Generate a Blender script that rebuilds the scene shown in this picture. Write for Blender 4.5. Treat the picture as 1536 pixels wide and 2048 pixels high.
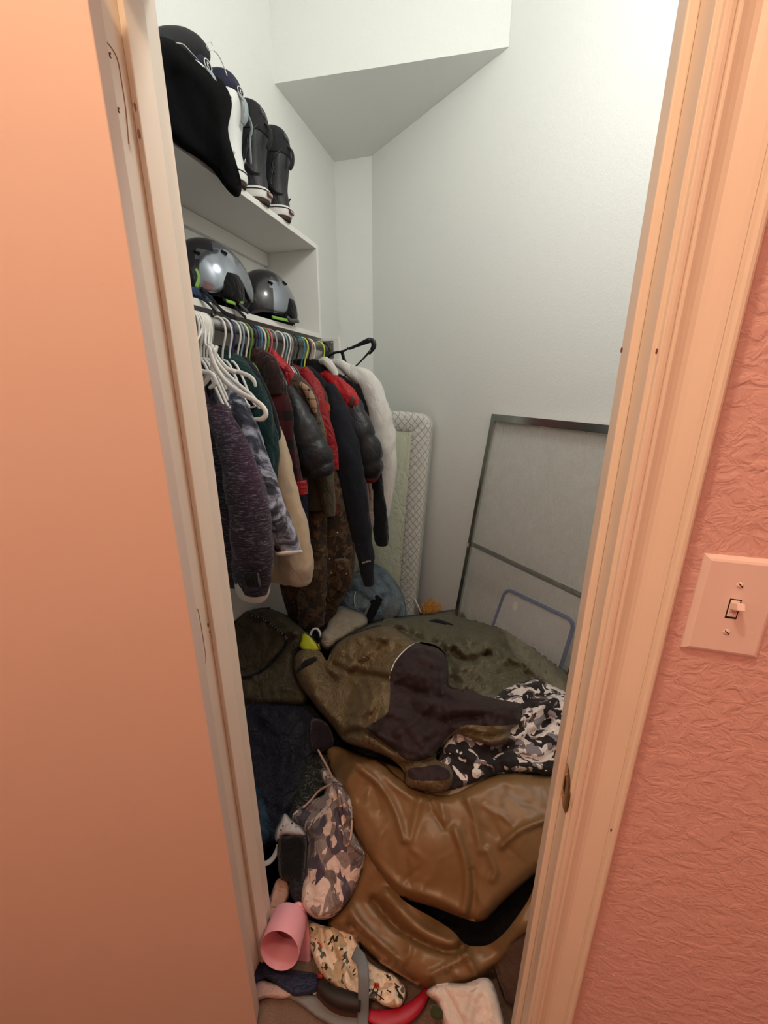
import bpy, bmesh, math, random
import numpy as np
from mathutils import Vector, Matrix, noise, geometry

for o in list(bpy.data.objects): bpy.data.objects.remove(o)
scn = bpy.context.scene
C = scn.collection
EYE = 1.52

# ------------------------------------------------------------------ camera
FPX = 800.0
PITCH = math.atan(FPX / 2570.0)
YAW = math.radians(16.4)
Hd = np.array([-math.sin(YAW), math.cos(YAW), 0.0])
Rt = np.array([math.cos(YAW), math.sin(YAW), 0.0])
Zu = np.array([0, 0, 1.0])
Fw = Hd * math.cos(PITCH) - Zu * math.sin(PITCH)
Dn = -Zu * math.cos(PITCH) - Hd * math.sin(PITCH)
CAM = np.array([0, 0, EYE])
cd = bpy.data.cameras.new('camera'); cam = bpy.data.objects.new('camera', cd); C.objects.link(cam)
cd.sensor_fit = 'VERTICAL'; cd.sensor_height = 36.0; cd.sensor_width = 27.0
cd.lens = FPX / 2048.0 * 36.0; cd.clip_start = 0.02
M = Matrix.Identity(4)
for i in range(3):
    M[i][0] = Rt[i]; M[i][1] = -Dn[i]; M[i][2] = -Fw[i]; M[i][3] = CAM[i]
cam.matrix_world = M
scn.camera = cam

# ------------------------------------------------------------------ light and exposure
scn.view_settings.view_transform = 'Standard'
scn.view_settings.look = 'None'
scn.view_settings.gamma = 1.0
scn.view_settings.use_curve_mapping = False
scn.view_settings.exposure = 0.0
w = bpy.data.worlds.new('world'); scn.world = w; w.use_nodes = True
w.node_tree.nodes['Background'].inputs[0].default_value = (0.9, 0.85, 0.8, 1)
w.node_tree.nodes['Background'].inputs[1].default_value = 0.02

def area(name, loc, size, power, col, target, shape='DISK', sy=None):
    l = bpy.data.lights.new(name, 'AREA'); l.shape = shape; l.size = size
    if sy: l.size_y = sy
    l.energy = power; l.color = col
    o = bpy.data.objects.new(name, l); C.objects.link(o); o.location = loc
    o.rotation_euler = (Vector(target) - Vector(loc)).to_track_quat('-Z', 'Y').to_euler()
    return o
# the closet's own ceiling lamp (cool white) and the hall's warm ceiling lamp
_l = bpy.data.lights.new('closet_lamp', 'POINT'); _l.energy = 23; _l.color = (1.0, 0.985, 0.945); _l.shadow_soft_size = .11
_o = bpy.data.objects.new('closet_lamp', _l); C.objects.link(_o); _o.location = (0.12, 0.95, 2.76)
_l = bpy.data.lights.new('hall_lamp', 'POINT'); _l.energy = 24.5; _l.color = (1.0, 0.675, 0.44); _l.shadow_soft_size = .045
_o = bpy.data.objects.new('hall_lamp', _l); C.objects.link(_o); _o.location = (-0.28, -0.04, 2.64)
area('hall_fill', (-0.45, -0.95, 2.70), 0.25, 8.0, (1.0, 0.675, 0.44), (-0.3, -0.8, 0))  # added fill that evens out the warm hall light, not a known lamp

# ------------------------------------------------------------------ pixel helpers (used to measure the room off the photograph)
def ray(u, v): return (u - 768.0) * Rt + (v - 1024.0) * Dn + FPX * Fw
def PY(u, v, Y): d = ray(u, v); return CAM + d * (Y / d[1])
def PX(u, v, X): d = ray(u, v); return CAM + d * (X / d[0])
def PZ(u, v, Z): d = ray(u, v); return CAM + d * ((Z - EYE) / d[2])
def PP(u, v, p0, n):
    d = ray(u, v); p0 = np.array(p0, float); n = np.array(n, float)
    return CAM + d * (((p0 - CAM) @ n) / (d @ n))

# ------------------------------------------------------------------ materials
def lin(c):
    r = []
    for x in c[:3]:
        x = x / 255.0
        r.append(x / 12.92 if x <= 0.04045 else ((x + 0.055) / 1.055) ** 2.4)
    return (r[0], r[1], r[2], 1.0)
MATS = {}
class NT:
    def __init__(s, name):
        s.m = bpy.data.materials.new(name); s.m.use_nodes = True
        s.t = s.m.node_tree; s.b = s.t.nodes['Principled BSDF']
        s.tc = s.t.nodes.new('ShaderNodeTexCoord')
    def n(s, typ, **kw):
        nd = s.t.nodes.new(typ)
        for k, v in kw.items():
            if k in nd.inputs: nd.inputs[k].default_value = v
            else: setattr(nd, k, v)
        return nd
    def l(s, a, b): s.t.links.new(a, b)
    def co(s, scale=(1, 1, 1), rot=(0, 0, 0)):
        mp = s.n('ShaderNodeMapping'); mp.inputs['Scale'].default_value = scale
        mp.inputs['Rotation'].default_value = rot
        s.l(s.tc.outputs['Object'], mp.inputs[0]); return mp.outputs[0]
    def noise(s, scale, detail=4, rough=.5, vec=None, dist=0):
        nd = s.n('ShaderNodeTexNoise', Scale=scale, Detail=detail, Roughness=rough, Distortion=dist)
        s.l(vec or s.co(), nd.inputs['Vector']); return nd.outputs['Fac']
    def ramp(s, fac, stops, const=False):
        r = s.n('ShaderNodeValToRGB'); s.l(fac, r.inputs[0]); e = r.color_ramp.elements
        if const: r.color_ramp.interpolation = 'CONSTANT'
        while len(e) < len(stops): e.new(1.0)
        for i, (p, c) in enumerate(stops): e[i].position = p; e[i].color = lin(c)
        return r.outputs[0]
    def mix(s, fac, a, b, mode='MIX'):
        m = s.n('ShaderNodeMix'); m.data_type = 'RGBA'; m.blend_type = mode
        for sock, v in ((m.inputs[0], fac), (m.inputs[6], a), (m.inputs[7], b)):
            if isinstance(v, (tuple, list)): sock.default_value = v
            elif isinstance(v, (int, float)): sock.default_value = v
            else: s.l(v, sock)
        return m.outputs[2]
    def bump(s, h, strength, dist=0.002):
        b = s.n('ShaderNodeBump', Strength=strength, Distance=dist)
        s.l(h, b.inputs['Height'])
        if s.b.inputs['Normal'].is_linked: s.l(s.b.inputs['Normal'].links[0].from_socket, b.inputs['Normal'])
        s.l(b.outputs[0], s.b.inputs['Normal'])
    def crease(s, scale, strength, dist=.006, stretch=(1, 1, .6), width=.07, seed=0.0):
        mp = s.n('ShaderNodeMapping'); mp.inputs['Scale'].default_value = stretch; mp.inputs['Location'].default_value = (seed, seed * 2, 0)
        s.l(s.tc.outputs['Object'], mp.inputs[0]); f = s.noise(scale, 3, .55, mp.outputs[0], 1.4)
        a = s.n('ShaderNodeMath', operation='SUBTRACT'); s.l(f, a.inputs[0]); a.inputs[1].default_value = .5
        b = s.n('ShaderNodeMath', operation='ABSOLUTE'); s.l(a.outputs[0], b.inputs[0])
        c = s.n('ShaderNodeMapRange'); s.l(b.outputs[0], c.inputs[0]); c.inputs[1].default_value = 0; c.inputs[2].default_value = width
        c.interpolation_type = 'SMOOTHSTEP'; s.bump(c.outputs[0], strength, dist)
    def base(s, c):
        if isinstance(c, (tuple, list)): s.b.inputs['Base Color'].default_value = c
        else: s.l(c, s.b.inputs['Base Color'])
    def fin(s, rough=.8, metal=0, spec=.5, sheen=0, coat=0):
        s.b.inputs['Roughness'].default_value = rough; s.b.inputs['Metallic'].default_value = metal
        s.b.inputs['Specular IOR Level'].default_value = spec
        if sheen: s.b.inputs['Sheen Weight'].default_value = sheen; s.b.inputs['Sheen Roughness'].default_value = .5
        if coat: s.b.inputs['Coat Weight'].default_value = coat; s.b.inputs['Coat Roughness'].default_value = .08
        MATS[s.m.name] = s.m
        return s.m

def plain(name, col, rough=.5, metal=0, var=.08, nscale=30, bump=.15, spec=.5, coat=0):
    t = NT(name); c = lin(col)
    f = t.noise(nscale, 3)
    d = tuple(x * (1 - var) for x in c[:3]) + (1,)
    l_ = tuple(min(1, x * (1 + var)) for x in c[:3]) + (1,)
    t.base(t.mix(f, d, l_))
    if bump: t.bump(t.noise(nscale * 6, 3), bump, .001)
    return t.fin(rough, metal, spec, 0, coat)
def fabric(name, col, col2=None, rough=.9, weave=900, wrinkle=22, wb=.35, sheen=.15, fb=.35, spec=.25):
    """woven or fleece cloth: mottled colour, thread bump and fine wrinkles"""
    t = NT(name); c = lin(col); c2 = lin(col2) if col2 else tuple(x * .72 for x in c[:3]) + (1,)
    t.base(t.mix(t.ramp(t.noise(14, 5, .6), [(.3, (0, 0, 0)), (.7, (255, 255, 255))]), c2, c))
    if wb:
        t.bump(t.noise(wrinkle, 4, .55, t.co((1, 1, .55)), 1.2), min(1, wb * 1.5), .02); t.crease(wrinkle * .45, wb * 1.1, .006)
    if fb: t.bump(t.noise(weave, 2), fb, .0006)
    return t.fin(rough, 0, spec, sheen)
def nylon(name, col, rough=.42, wb=.5, wrinkle=26, col2=None, spec=.4):
    t = NT(name); c = lin(col); c2 = lin(col2) if col2 else tuple(x * .85 for x in c[:3]) + (1,)
    t.base(t.mix(t.noise(5, 3), c2, c))
    r = t.noise(wrinkle, 5, .6, t.co((1, 1, .5)), 1.6)
    t.bump(r, wb, .022); t.crease(wrinkle * .5, wb * 1.2, .007); t.crease(wrinkle * 1.3, wb * .6, .003, seed=4.0)
    t.bump(t.noise(1400, 1), .12, .0004)
    return t.fin(rough, 0, spec, .05)
def camo(name, base, blobs, scale=14, rough=.8, seed=0, wb=.35):
    """blobs: list of (colour, threshold) layered over the base; patches with hard edges"""
    t = NT(name); out = lin(base)
    for i, (col, th) in enumerate(blobs):
        mp = t.n('ShaderNodeMapping'); mp.inputs['Location'].default_value = (seed + i * 7.3, i * 3.1 + seed * 2, i * 5.7)
        t.l(t.tc.outputs['Object'], mp.inputs[0])
        f = t.noise(scale, 1.4, .45, mp.outputs[0], 1.1)
        gt = t.n('ShaderNodeMath', operation='GREATER_THAN'); t.l(f, gt.inputs[0]); gt.inputs[1].default_value = th
        out = t.mix(gt.outputs[0], out, lin(col))
    t.base(out)
    if wb:
        t.bump(t.noise(24, 4, .55, None, 1.2), wb, .014); t.crease(12, wb, .006)
    t.bump(t.noise(900, 1), .25, .0005)
    return t.fin(rough, 0, .3, .1)

# ------------------------------------------------------------------ object helpers
def tag(o, label=None, cat=None, group=None, kind=None):
    if label: o['label'] = label
    if cat: o['category'] = cat
    if group: o['group'] = group
    if kind: o['kind'] = kind
    return o
def thing(name, label, cat, loc=(0, 0, 0), group=None):
    o = bpy.data.objects.new(name, None); C.objects.link(o); o.location = Vector([float(x) for x in loc]); o.empty_display_size = .05
    return tag(o, label, cat, group)
def mesh(name, vs, fs, mat, parent=None, smooth=True, label=None):
    me = bpy.data.meshes.new(name)
    me.from_pydata([tuple(map(float, v)) for v in vs], [], [tuple(f) for f in fs]); me.validate(); me.update()
    return link(name, me, mat, parent, smooth, label)
def link(name, me, mat, parent=None, smooth=True, label=None):
    for m in (mat if isinstance(mat, (list, tuple)) else [mat]): me.materials.append(m)
    if smooth:
        me.polygons.foreach_set('use_smooth', [True] * len(me.polygons))
    o = bpy.data.objects.new(name, me); C.objects.link(o)
    if parent:
        o.parent = parent
        mw = Matrix.Identity(4); p = parent
        while p: mw = Matrix.Translation(p.location) @ mw; p = p.parent
        me.transform(mw.inverted())
    if label: o['label'] = label
    return o
def bmobj(name, bm, mat, parent=None, smooth=False, label=None):
    bmesh.ops.recalc_face_normals(bm, faces=bm.faces)
    me = bpy.data.meshes.new(name); bm.to_mesh(me); bm.free()
    return link(name, me, mat, parent, smooth, label)
def struct(o): o['kind'] = 'structure'; return o
def bx(bm, x0, x1, y0, y1, z0, z1, rot=None, piv=None):
    r = bmesh.ops.create_cube(bm, size=1)
    for v in r['verts']:
        v.co = Vector(((x0 + x1) / 2 + v.co.x * (x1 - x0), (y0 + y1) / 2 + v.co.y * (y1 - y0), (z0 + z1) / 2 + v.co.z * (z1 - z0)))
        if rot: v.co = rot @ (v.co - Vector(piv)) + Vector(piv)
    return r['verts']
def box(name, x0, x1, y0, y1, z0, z1, mat, parent=None, bev=0, seg=2, label=None, rot=None, piv=None):
    bm = bmesh.new(); bx(bm, x0, x1, y0, y1, z0, z1)
    if bev: bmesh.ops.bevel(bm, geom=bm.edges[:], offset=bev, segments=seg, affect='EDGES', profile=.5)
    if rot:
        pv = Vector(piv)
        for v in bm.verts: v.co = rot @ (v.co - pv) + pv
    return bmobj(name, bm, mat, parent, False, label)
def prism(name, pts, z0, z1, mat, parent=None, label=None):
    n = len(pts)
    vs = [(p[0], p[1], z0) for p in pts] + [(p[0], p[1], z1) for p in pts]
    fs = [tuple(range(n - 1, -1, -1)), tuple(range(n, 2 * n))] + [(i, (i + 1) % n, n + (i + 1) % n, n + i) for i in range(n)]
    bm = bmesh.new(); bv = [bm.verts.new(v) for v in vs]
    for f in fs: bm.faces.new([bv[i] for i in f])
    return bmobj(name, bm, mat, parent, False, label)
def cr(pts, n, closed=False):
    """Catmull-Rom resample of a list of tuples, n samples per span"""
    P = [np.array(p, float) for p in pts]; out = []
    m = len(P)
    for i in range(m if closed else m - 1):
        if closed: a, b, c, d = P[i - 1], P[i], P[(i + 1) % m], P[(i + 2) % m]
        else: a, b, c, d = P[max(i - 1, 0)], P[i], P[i + 1], P[min(i + 2, m - 1)]
        for k in range(n):
            t = k / n
            out.append(.5 * (2 * b + (c - a) * t + (2 * a - 5 * b + 4 * c - d) * t * t + (3 * b - a - 3 * c + d) * t ** 3))
    if not closed: out.append(P[-1])
    return out
def ring_mesh(rings, closed_u=True, cap=True):
    """rings: list of lists of points -> quads"""
    n = len(rings[0]); vs = [p for r in rings for p in r]; fs = []
    for i in range(len(rings) - 1):
        for j in range(n if closed_u else n - 1):
            a = i * n + j; b = i * n + (j + 1) % n
            fs.append((a, b, b + n, a + n))
    if cap:
        for base, rg, flip in ((0, rings[0], True), ((len(rings) - 1) * n, rings[-1], False)):
            c = np.mean(rg, axis=0); vs.append(c); k = len(vs) - 1
            for j in range(n):
                a, b = base + j, base + (j + 1) % n
                fs.append((k, b, a) if flip else (k, a, b))
    return vs, fs
def tube(name, pts, r, mat, parent=None, seg=10, sub=4, flat=1.0, flatdir=None, label=None, disp=None, cap=True, kind=None):
    """r: number or list per point. flat squeezes the section along flatdir."""
    rr = r if isinstance(r, (list, tuple)) else [r] * len(pts)
    Q = cr([tuple(p) + (q,) for p, q in zip(pts, rr)], sub) if sub > 1 else [np.array(tuple(p) + (q,)) for p, q in zip(pts, rr)]
    rings = []; prev = None
    for i, q in enumerate(Q):
        p = q[:3]; t = Q[min(i + 1, len(Q) - 1)][:3] - Q[max(i - 1, 0)][:3]; t = t / (np.linalg.norm(t) + 1e-9)
        if flatdir is not None: a = np.array(flatdir, float)
        elif prev is None: a = np.array([0, 0, 1.]) if abs(t[2]) < .9 else np.array([0, 1., 0])
        else: a = prev
        a = a - t * (a @ t); a /= np.linalg.norm(a) + 1e-9; prev = a
        b = np.cross(t, a); ring = []
        for j in range(seg):
            th = 2 * math.pi * j / seg
            rad = max(q[3], 1e-4)
            k = rad
            if disp: k = rad * (1 + disp(i / (len(Q) - 1), th, p))
            ring.append(p + a * math.cos(th) * k * flat + b * math.sin(th) * k)
        rings.append(ring)
    vs, fs = ring_mesh(rings, True, cap)
    o = mesh(name, vs, fs, mat, parent, True, label)
    if kind: o['kind'] = kind
    return o
def nz(p, s=1.0, seed=0.0):
    return noise.noise(Vector((p[0] * s + seed, p[1] * s + seed * .7, p[2] * s - seed)))
def wrink(p, s, seed=0.0):
    """folded-cloth noise: warped ridges"""
    q = np.array(p) * s
    wv = noise.noise(Vector((q[0] * .6 + seed, q[1] * .6, q[2] * .6)))
    a = noise.noise(Vector((q[0] + wv * 1.5 + seed, q[1] + wv * 1.2 - seed, q[2] * .7 + wv)))
    b = noise.noise(Vector((q[0] * 2.1 - wv, q[1] * 2.1 + seed, q[2] * 1.6)))
    return (1 - abs(a) * 2.4) * .6 + b * .35

# ------------------------------------------------------------------ setting materials
def wallmat(name, col, bs=140, st=.25, dist=.0012, rough=.85, stretch=(1, 1, 1)):
    t = NT(name); t.base(lin(col))
    f = t.noise(bs, 3, .6, t.co(stretch), .6)
    t.bump(t.ramp(f, [(.38, (0, 0, 0)), (.62, (255, 255, 255))]), st, dist)
    return t.fin(rough, 0, .35)
M_white = wallmat('closet_wall_paint', (238, 239, 235), 120, .30, .0014)
M_pink = wallmat('pink_wall_paint', (232, 194, 190), 50, .42, .003, .6, (1, 1, 1.15))
M_ceil = wallmat('ceiling_paint', (230, 230, 226), 90, .3, .002)
def trimmat(name, col, rough=.35):
    t = NT(name); c = lin(col)
    t.base(t.mix(t.noise(7, 3), c, tuple(x * .95 for x in c[:3]) + (1,)))
    t.bump(t.noise(60, 2, .5, t.co((1, 1, .06))), .08, .0008)
    return t.fin(rough, 0, .45)
M_trim = trimmat('white_gloss_trim', (244, 236, 220))
M_door = plain('door_paint', (226, 206, 192), .55, 0, .02, 6, .04)
M_scuff = plain('scuff_grime', (120, 70, 55), .8)
M_shelf = plain('shelf_paint', (228, 227, 222), .45, 0, .02, 8, .05)
M_brass = plain('worn_brass', (196, 156, 92), .3, .9, .25, 40, .1)
M_hole = plain('dark_recess', (38, 20, 12), .9)

def carpetmat():
    t = NT('beige_carpet'); f = t.noise(260, 3, .7)
    t.base(t.mix(t.ramp(f, [(.35, (84, 64, 50)), (.65, (196, 168, 144))]), lin((120, 98, 82)), t.ramp(t.noise(12, 3), [(.35, (130, 108, 92)), (.7, (190, 165, 143))])))
    t.bump(f, .9, .006); return t.fin(1, 0, .1, .3)
M_carpet = carpetmat()

# ------------------------------------------------------------------ room shell
XL, YB, XS, CEIL = -1.16, 2.84, 0.90, 3.75
YW0, YW1 = 0.505, 0.619               # hall face and closet face of the door wall
OX0, OX1, OZ = -0.512, 0.140, 2.05     # door opening
DA, DB = (-0.915, YB), (XS, 1.44)      # diagonal wall
struct(box('floor', -1.4, 1.4, -1.5, 3.1, -0.1, 0, M_carpet))
struct(box('wall_left', XL - .1, XL, YW1, YB + .1, 0, CEIL, M_white))
struct(box('wall_back', XL, DA[0] + .02, YB, YB + .1, 0, CEIL, M_white))
nx, ny = .6116 * .12, .7912 * .12
struct(prism('wall_right', [DA, (XS, DB[1]), (XS + nx, DB[1] + ny), (DA[0] + nx, DA[1] + ny)], 0, CEIL, M_white))
struct(box('wall_side', XS, XS + .1, YW1, DB[1], 0, CEIL, M_white))
struct(box('ceiling', XL - .1, XS + .2, YW1, YB + .1, CEIL, CEIL + .1, M_ceil))
SZ = EYE + 1.352
struct(prism('soffit', [(XL, 2.132), (-0.113, 2.22), (DA[0], DA[1]), (XL, YB)], SZ, CEIL, M_white))
# wall with the door opening: left, right, head (pink hall skin over white closet skin)
def wallskin(name, mat, y0, y1):
    bm = bmesh.new()
    bx(bm, -1.3, OX0 - .018, y0, y1, 0, CEIL); bx(bm, OX1 + .018, 1.3, y0, y1, 0, CEIL)
    bx(bm, OX0 - .018, OX1 + .018, y0, y1, OZ + .018, CEIL)
    return struct(bmobj(name, bm, mat))
wallskin('wall_front', M_pink, YW0, .56); wallskin('wall_front_inner', M_white, .56, YW1)
struct(box('wall_hall_rear', -1.3, 1.3, -1.5, -1.4, 0, 2.80, M_pink))
struct(box('wall_hall_left', -1.4, -1.3, -1.4, YW0, 0, 2.80, M_pink))
struct(box('wall_hall_right', 1.3, 1.4, -1.4, YW0, 0, 2.80, M_pink))
struct(box('ceiling_hall', -1.4, 1.4, -1.5, YW0, 2.80, 2.90, M_ceil))
# jambs with stops
jr = struct(box('trim_1', OX1, OX1 + .018, YW0, YW1, 0, OZ, M_trim, bev=.001))
box('door_stop', OX1 - .0105, OX1, .548, .5855, 0, OZ - .01, M_trim, jr, bev=.002)
jl = struct(box('trim_2', OX0 - .018, OX0, YW0, YW1, 0, OZ, M_trim, bev=.001))
box('door_stop', OX0, OX0 + .0105, .548, .5855, 0, OZ - .01, M_trim, jl, bev=.002)
jh = struct(box('trim_3', OX0 - .018, OX1 + .018, YW0, YW1, OZ, OZ + .018, M_trim, bev=.001))
# casings: moulded profile swept vertically (x offset from the opening, thickness)
PROF = [(0, 0), (0, .0075), (.0015, .0092), (.0045, .0096), (.0075, .0092), (.0088, .0074), (.0102, .0072), (.0112, .0084), (.0128, .0086), (.0142, .0078),
        (.018, .0056), (.023, .0036), (.028, .0034), (.033, .0055), (.039, .0092), (.045, .0125), (.0492, .0138), (.0502, .0122), (.0516, .0127),
        (.053, .0165), (.0555, .0192), (.0585, .0192), (.0608, .0175), (.062, .013), (.062, 0)]
def casing(name, x0, sgn, z1=OZ + .067):
    r0 = [(x0 + sgn * a, YW0 - b, 0) for a, b in PROF]; r1 = [(x, y, z1) for x, y, z in r0]
    bm = bmesh.new(); A = [bm.verts.new(p) for p in r0]; B = [bm.verts.new(p) for p in r1]; n = len(A)
    for i in range(n): bm.faces.new([A[i], A[(i + 1) % n], B[(i + 1) % n], B[i]])
    bm.faces.new(A); bm.faces.new(B)
    return struct(bmobj(name, bm, M_trim))
casing('trim_4', OX1 + .005, 1); casing('trim_5', OX0 - .005, -1)
struct(box('trim_6', OX0 - .067, OX1 + .067, YW0 - .014, YW0, OZ + .005, OZ + .067, M_trim, bev=.003))
# flat door leaf standing across the left casing
dl = struct(box('door_1', -1.07, -0.4616, .455, .49, .012, 2.03, M_door, bev=.0015, rot=Matrix.Rotation(math.radians(24), 3, 'Z'), piv=(-.4616, .455, 0)))
# small wear marks on the door wall trim
def decal(name, pts, mat, parent, n, t=.0006):
    """thin raised flake or stain, pts 3D loop, n = outward normal"""
    n = np.array(n, float) * t; m = len(pts)
    vs = [np.array(p) for p in pts] + [np.array(p) + n for p in pts]
    fs = [tuple(range(m, 2 * m))] + [(i, (i + 1) % m, m + (i + 1) % m, m + i) for i in range(m)]
    return mesh(name, vs, fs, mat, parent, False)
# filled hinge mortises on the left jamb: routed outline and screw holes
M_line = plain('mortise_outline', (190, 156, 136), .8)
def mortise(pts, holes):
    P = [PX(u, v, OX0 + .0005) for u, v in pts]
    tube('hinge_mortise', P, .0006, M_line, jl, 6, 4)
    for u, v in holes:
        c = PX(u, v, OX0 + .0004)
        tube('screw_hole', [c + np.array([0, -.0022, -.003]), c + np.array([0, .0018, .003])], [.0007, .0011], M_scuff, jl, 6, 1)
        tube('screw_hole', [c + np.array([0, .002, -.002]), c + np.array([0, -.002, .002])], [.0006, .0009], M_scuff, jl, 6, 1)
mortise([(197, 68), (212, 82), (226, 100), (236, 122), (243, 160), (252, 220), (258, 288)], [(219, 110), (214, 158), (236, 220), (231, 264)])
mortise([(378, 1217), (392, 1218), (398, 1228), (412, 1320), (397, 1322)], [(391, 1228), (387, 1260), (397, 1276), (393, 1308)])
for u, v, s in ((270, 214, 5), (278, 268, 6), (416, 1250, 5), (419, 1264, 3)):
    c = PX(u, v, OX0 + .0112)
    decal('scuff_mark', [c + np.array([0, math.cos(a) * .0016 * s / 4, math.sin(a) * .004 * s / 4]) for a in np.linspace(0, 6.28, 9)[:-1]], M_scuff, jl, (1, 0, 0))
for u, v in ((1222, 1660), (1243, 700), (1313, 703)):
    c = PY(u, v, YW0 - .017 if v > 1000 else YW0 - .011)
    decal('scuff_mark', [c + np.array([math.cos(a) * .001, 0, math.sin(a) * .003]) for a in np.linspace(0, 6.28, 8)[:-1]], M_scuff, bpy.data.objects['trim_4'], (0, -1, 0))
# brass strike plate let into the right jamb: curved lip, plate and latch hole
sp = thing('strike_plate', 'small curved brass strike plate set in the white right door jamb', 'strike plate', (OX1, .525, .95))
def strike():
    zc = PX(1131, 1568, OX1)[2]
    pts = []
    nzn = 13; R = []
    for i in range(nzn):
        t = i / (nzn - 1) * 2 - 1; z = zc + t * .034
        yw = .008 + .015 * math.sqrt(max(0, 1 - t * t))          # lip bulges toward the hall
        R.append([np.array([OX1 - .0012, .544, z]), np.array([OX1 - .0014, .530, z]), np.array([OX1 - .0014, .524 , z]),
                  np.array([OX1 - .0012, .524 - yw * .5, z]), np.array([OX1 - .0002 - .0 , .524 - yw, z])])
    vs = [p for r in R for p in r] + [p + np.array([.0011, .0, 0]) for r in R for p in r]
    m = 5; fs = []; K = nzn * m
    for i in range(nzn - 1):
        for j in range(m - 1):
            a = i * m + j; fs.append((a, a + 1, a + m + 1, a + m)); fs.append((K + a, K + a + m, K + a + m + 1, K + a + 1))
    mesh('plate', vs, fs, M_brass, sp, False)
    box('latch_hole', OX1 - .0018, OX1 - .0008, .527, .538, zc - .013, zc + .013, M_hole, sp, bev=.0004)
    for dz in (-.022, .022):
        c = np.array([OX1 - .002, .532, zc + dz])
        tube('screw', [c, c + np.array([.0012, 0, 0])], .0032, M_brass, sp, 12, 1)
strike()

# ------------------------------------------------------------------ pile surface and cloth patches
PILE = [(.50, .0), (.62, .005), (.72, .06), (.82, .17), (.92, .27), (1.05, .33), (1.25, .36), (1.6, .34), (1.9, .29), (2.15, .22), (2.5, .10), (3.2, .05)]
_px = np.array([a for a, b in PILE]); _pz = np.array([b for a, b in PILE])
def Hz(x, y):
    """height of the heap; it sinks to a hollow beside the left jamb"""
    z = np.interp(y, _px, _pz)
    s = np.clip((x + .52) / .22, 0, 1); s = s * s * (3 - 2 * s)
    near = np.clip((1.45 - y) / .4, 0, 1)
    return z * (1 - near * (1 - s) * .75)
def surf_pile(u, v, off=0.0, hf=Hz):
    d = ray(u, v); lo, hi = 0.3, 6.0 / FPX * 1.0
    # march along the ray in world units
    dn = d / np.linalg.norm(d); ts = np.arange(.6, 4.2, .02)
    P = CAM[None] + ts[:, None] * dn[None]
    f = P[:, 2] - (hf(P[:, 0], P[:, 1]) + off)
    k = np.argmax(f < 0) if (f < 0).any() else len(ts) - 1
    t0, t1 = ts[max(k - 1, 0)], ts[k]; f0, f1 = f[max(k - 1, 0)], f[k]
    t = t0 + (t1 - t0) * (f0 / (f0 - f1 + 1e-9)) if f1 < 0 else ts[k]
    p = CAM + dn * t
    e = .03
    gx = (hf(p[0] + e, p[1]) - hf(p[0] - e, p[1])) / (2 * e); gy = (hf(p[0], p[1] + e) - hf(p[0], p[1] - e)) / (2 * e)
    n = np.array([-gx, -gy, 1.0]); n /= np.linalg.norm(n)
    return p, n
def keep_in(q):
    # cloth stops at the walls and at the leaning glass panel
    q = np.array(q); q[0] = max(q[0], XL + .008); q[2] = max(q[2], .003)
    wn_ = np.array([-.6116, -.7912, 0.]); d = (q - np.array([-.113, 2.22, 0])) @ wn_
    if d < .012: q = q + wn_ * (.012 - d)
    if (q - PT0) @ PU > -.03 and q[2] < 1.4:
        d = (q - PT0) @ PN
        if d < .016: q = q + PN * (.016 - d)
    return q
_al = math.radians(8); PT0 = np.array([-.058, 2.152, EYE - .128]); PU = np.array([.802, -.62, -.026]); PU /= np.linalg.norm(PU)
PN = np.cross(PU, np.array([0, 0, -1.]) * math.cos(_al) + np.array([-.6116, -.7912, 0.]) * math.sin(_al)); PN /= np.linalg.norm(PN)
PN = PN if PN @ np.array([-.6116, -.7912, 0.]) > 0 else -PN
def surf_plane(p0, n):
    p0 = np.array(p0, float); n = np.array(n, float); n /= np.linalg.norm(n)
    def s(u, v, off=0.0): return PP(u, v, p0 + n * off, n), n
    return s
PD = {}
def tidy(o):
    bm = bmesh.new(); bm.from_mesh(o.data); bmesh.ops.remove_doubles(bm, verts=bm.verts, dist=1e-5)
    lo = [v for v in bm.verts if not v.link_faces]
    if lo: bmesh.ops.delete(bm, geom=lo, context='VERTS')
    bm.to_mesh(o.data); bm.free()
    o.data.polygons.foreach_set('use_smooth', [True] * len(o.data.polygons))
def oncloth(o, pts, lift=.0):
    V2, T = PD[o.name]; out = []
    for u, v in pts:
        d = ((V2 - np.array([u, v])) ** 2).sum(1); k = np.argsort(d)[:4]; wt = 1 / (d[k] + 1); p = (T[k] * wt[:, None]).sum(0) / wt.sum()
        # keep the point on its own sight line, at the depth of the cloth
        r = ray(u, v); p = CAM + r * (((p - CAM) @ Fw) / (r @ Fw)); g = CAM - p
        out.append(p + g / np.linalg.norm(g) * lift)
    return out
def inpoly(P, poly):
    x, y = P[:, 0], P[:, 1]; ins = np.zeros(len(P), bool); n = len(poly)
    for i in range(n):
        x0, y0 = poly[i]; x1, y1 = poly[(i + 1) % n]
        c = ((y0 > y) != (y1 > y)) & (x < (x1 - x0) * (y - y0) / (y1 - y0 + 1e-12) + x0)
        ins ^= c
    return ins
def dseg(P, line, closed=False):
    L = np.array(line, float)
    A = L; B = np.roll(L, -1, 0)
    if not closed: A, B = L[:-1], L[1:]
    best = np.full(len(P), 1e9)
    for a, b in zip(A, B):
        ab = b - a; t = np.clip(((P - a) @ ab) / (ab @ ab + 1e-9), 0, 1)
        d = np.linalg.norm(P - (a + t[:, None] * ab), axis=1); best = np.minimum(best, d)
    return best
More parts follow.
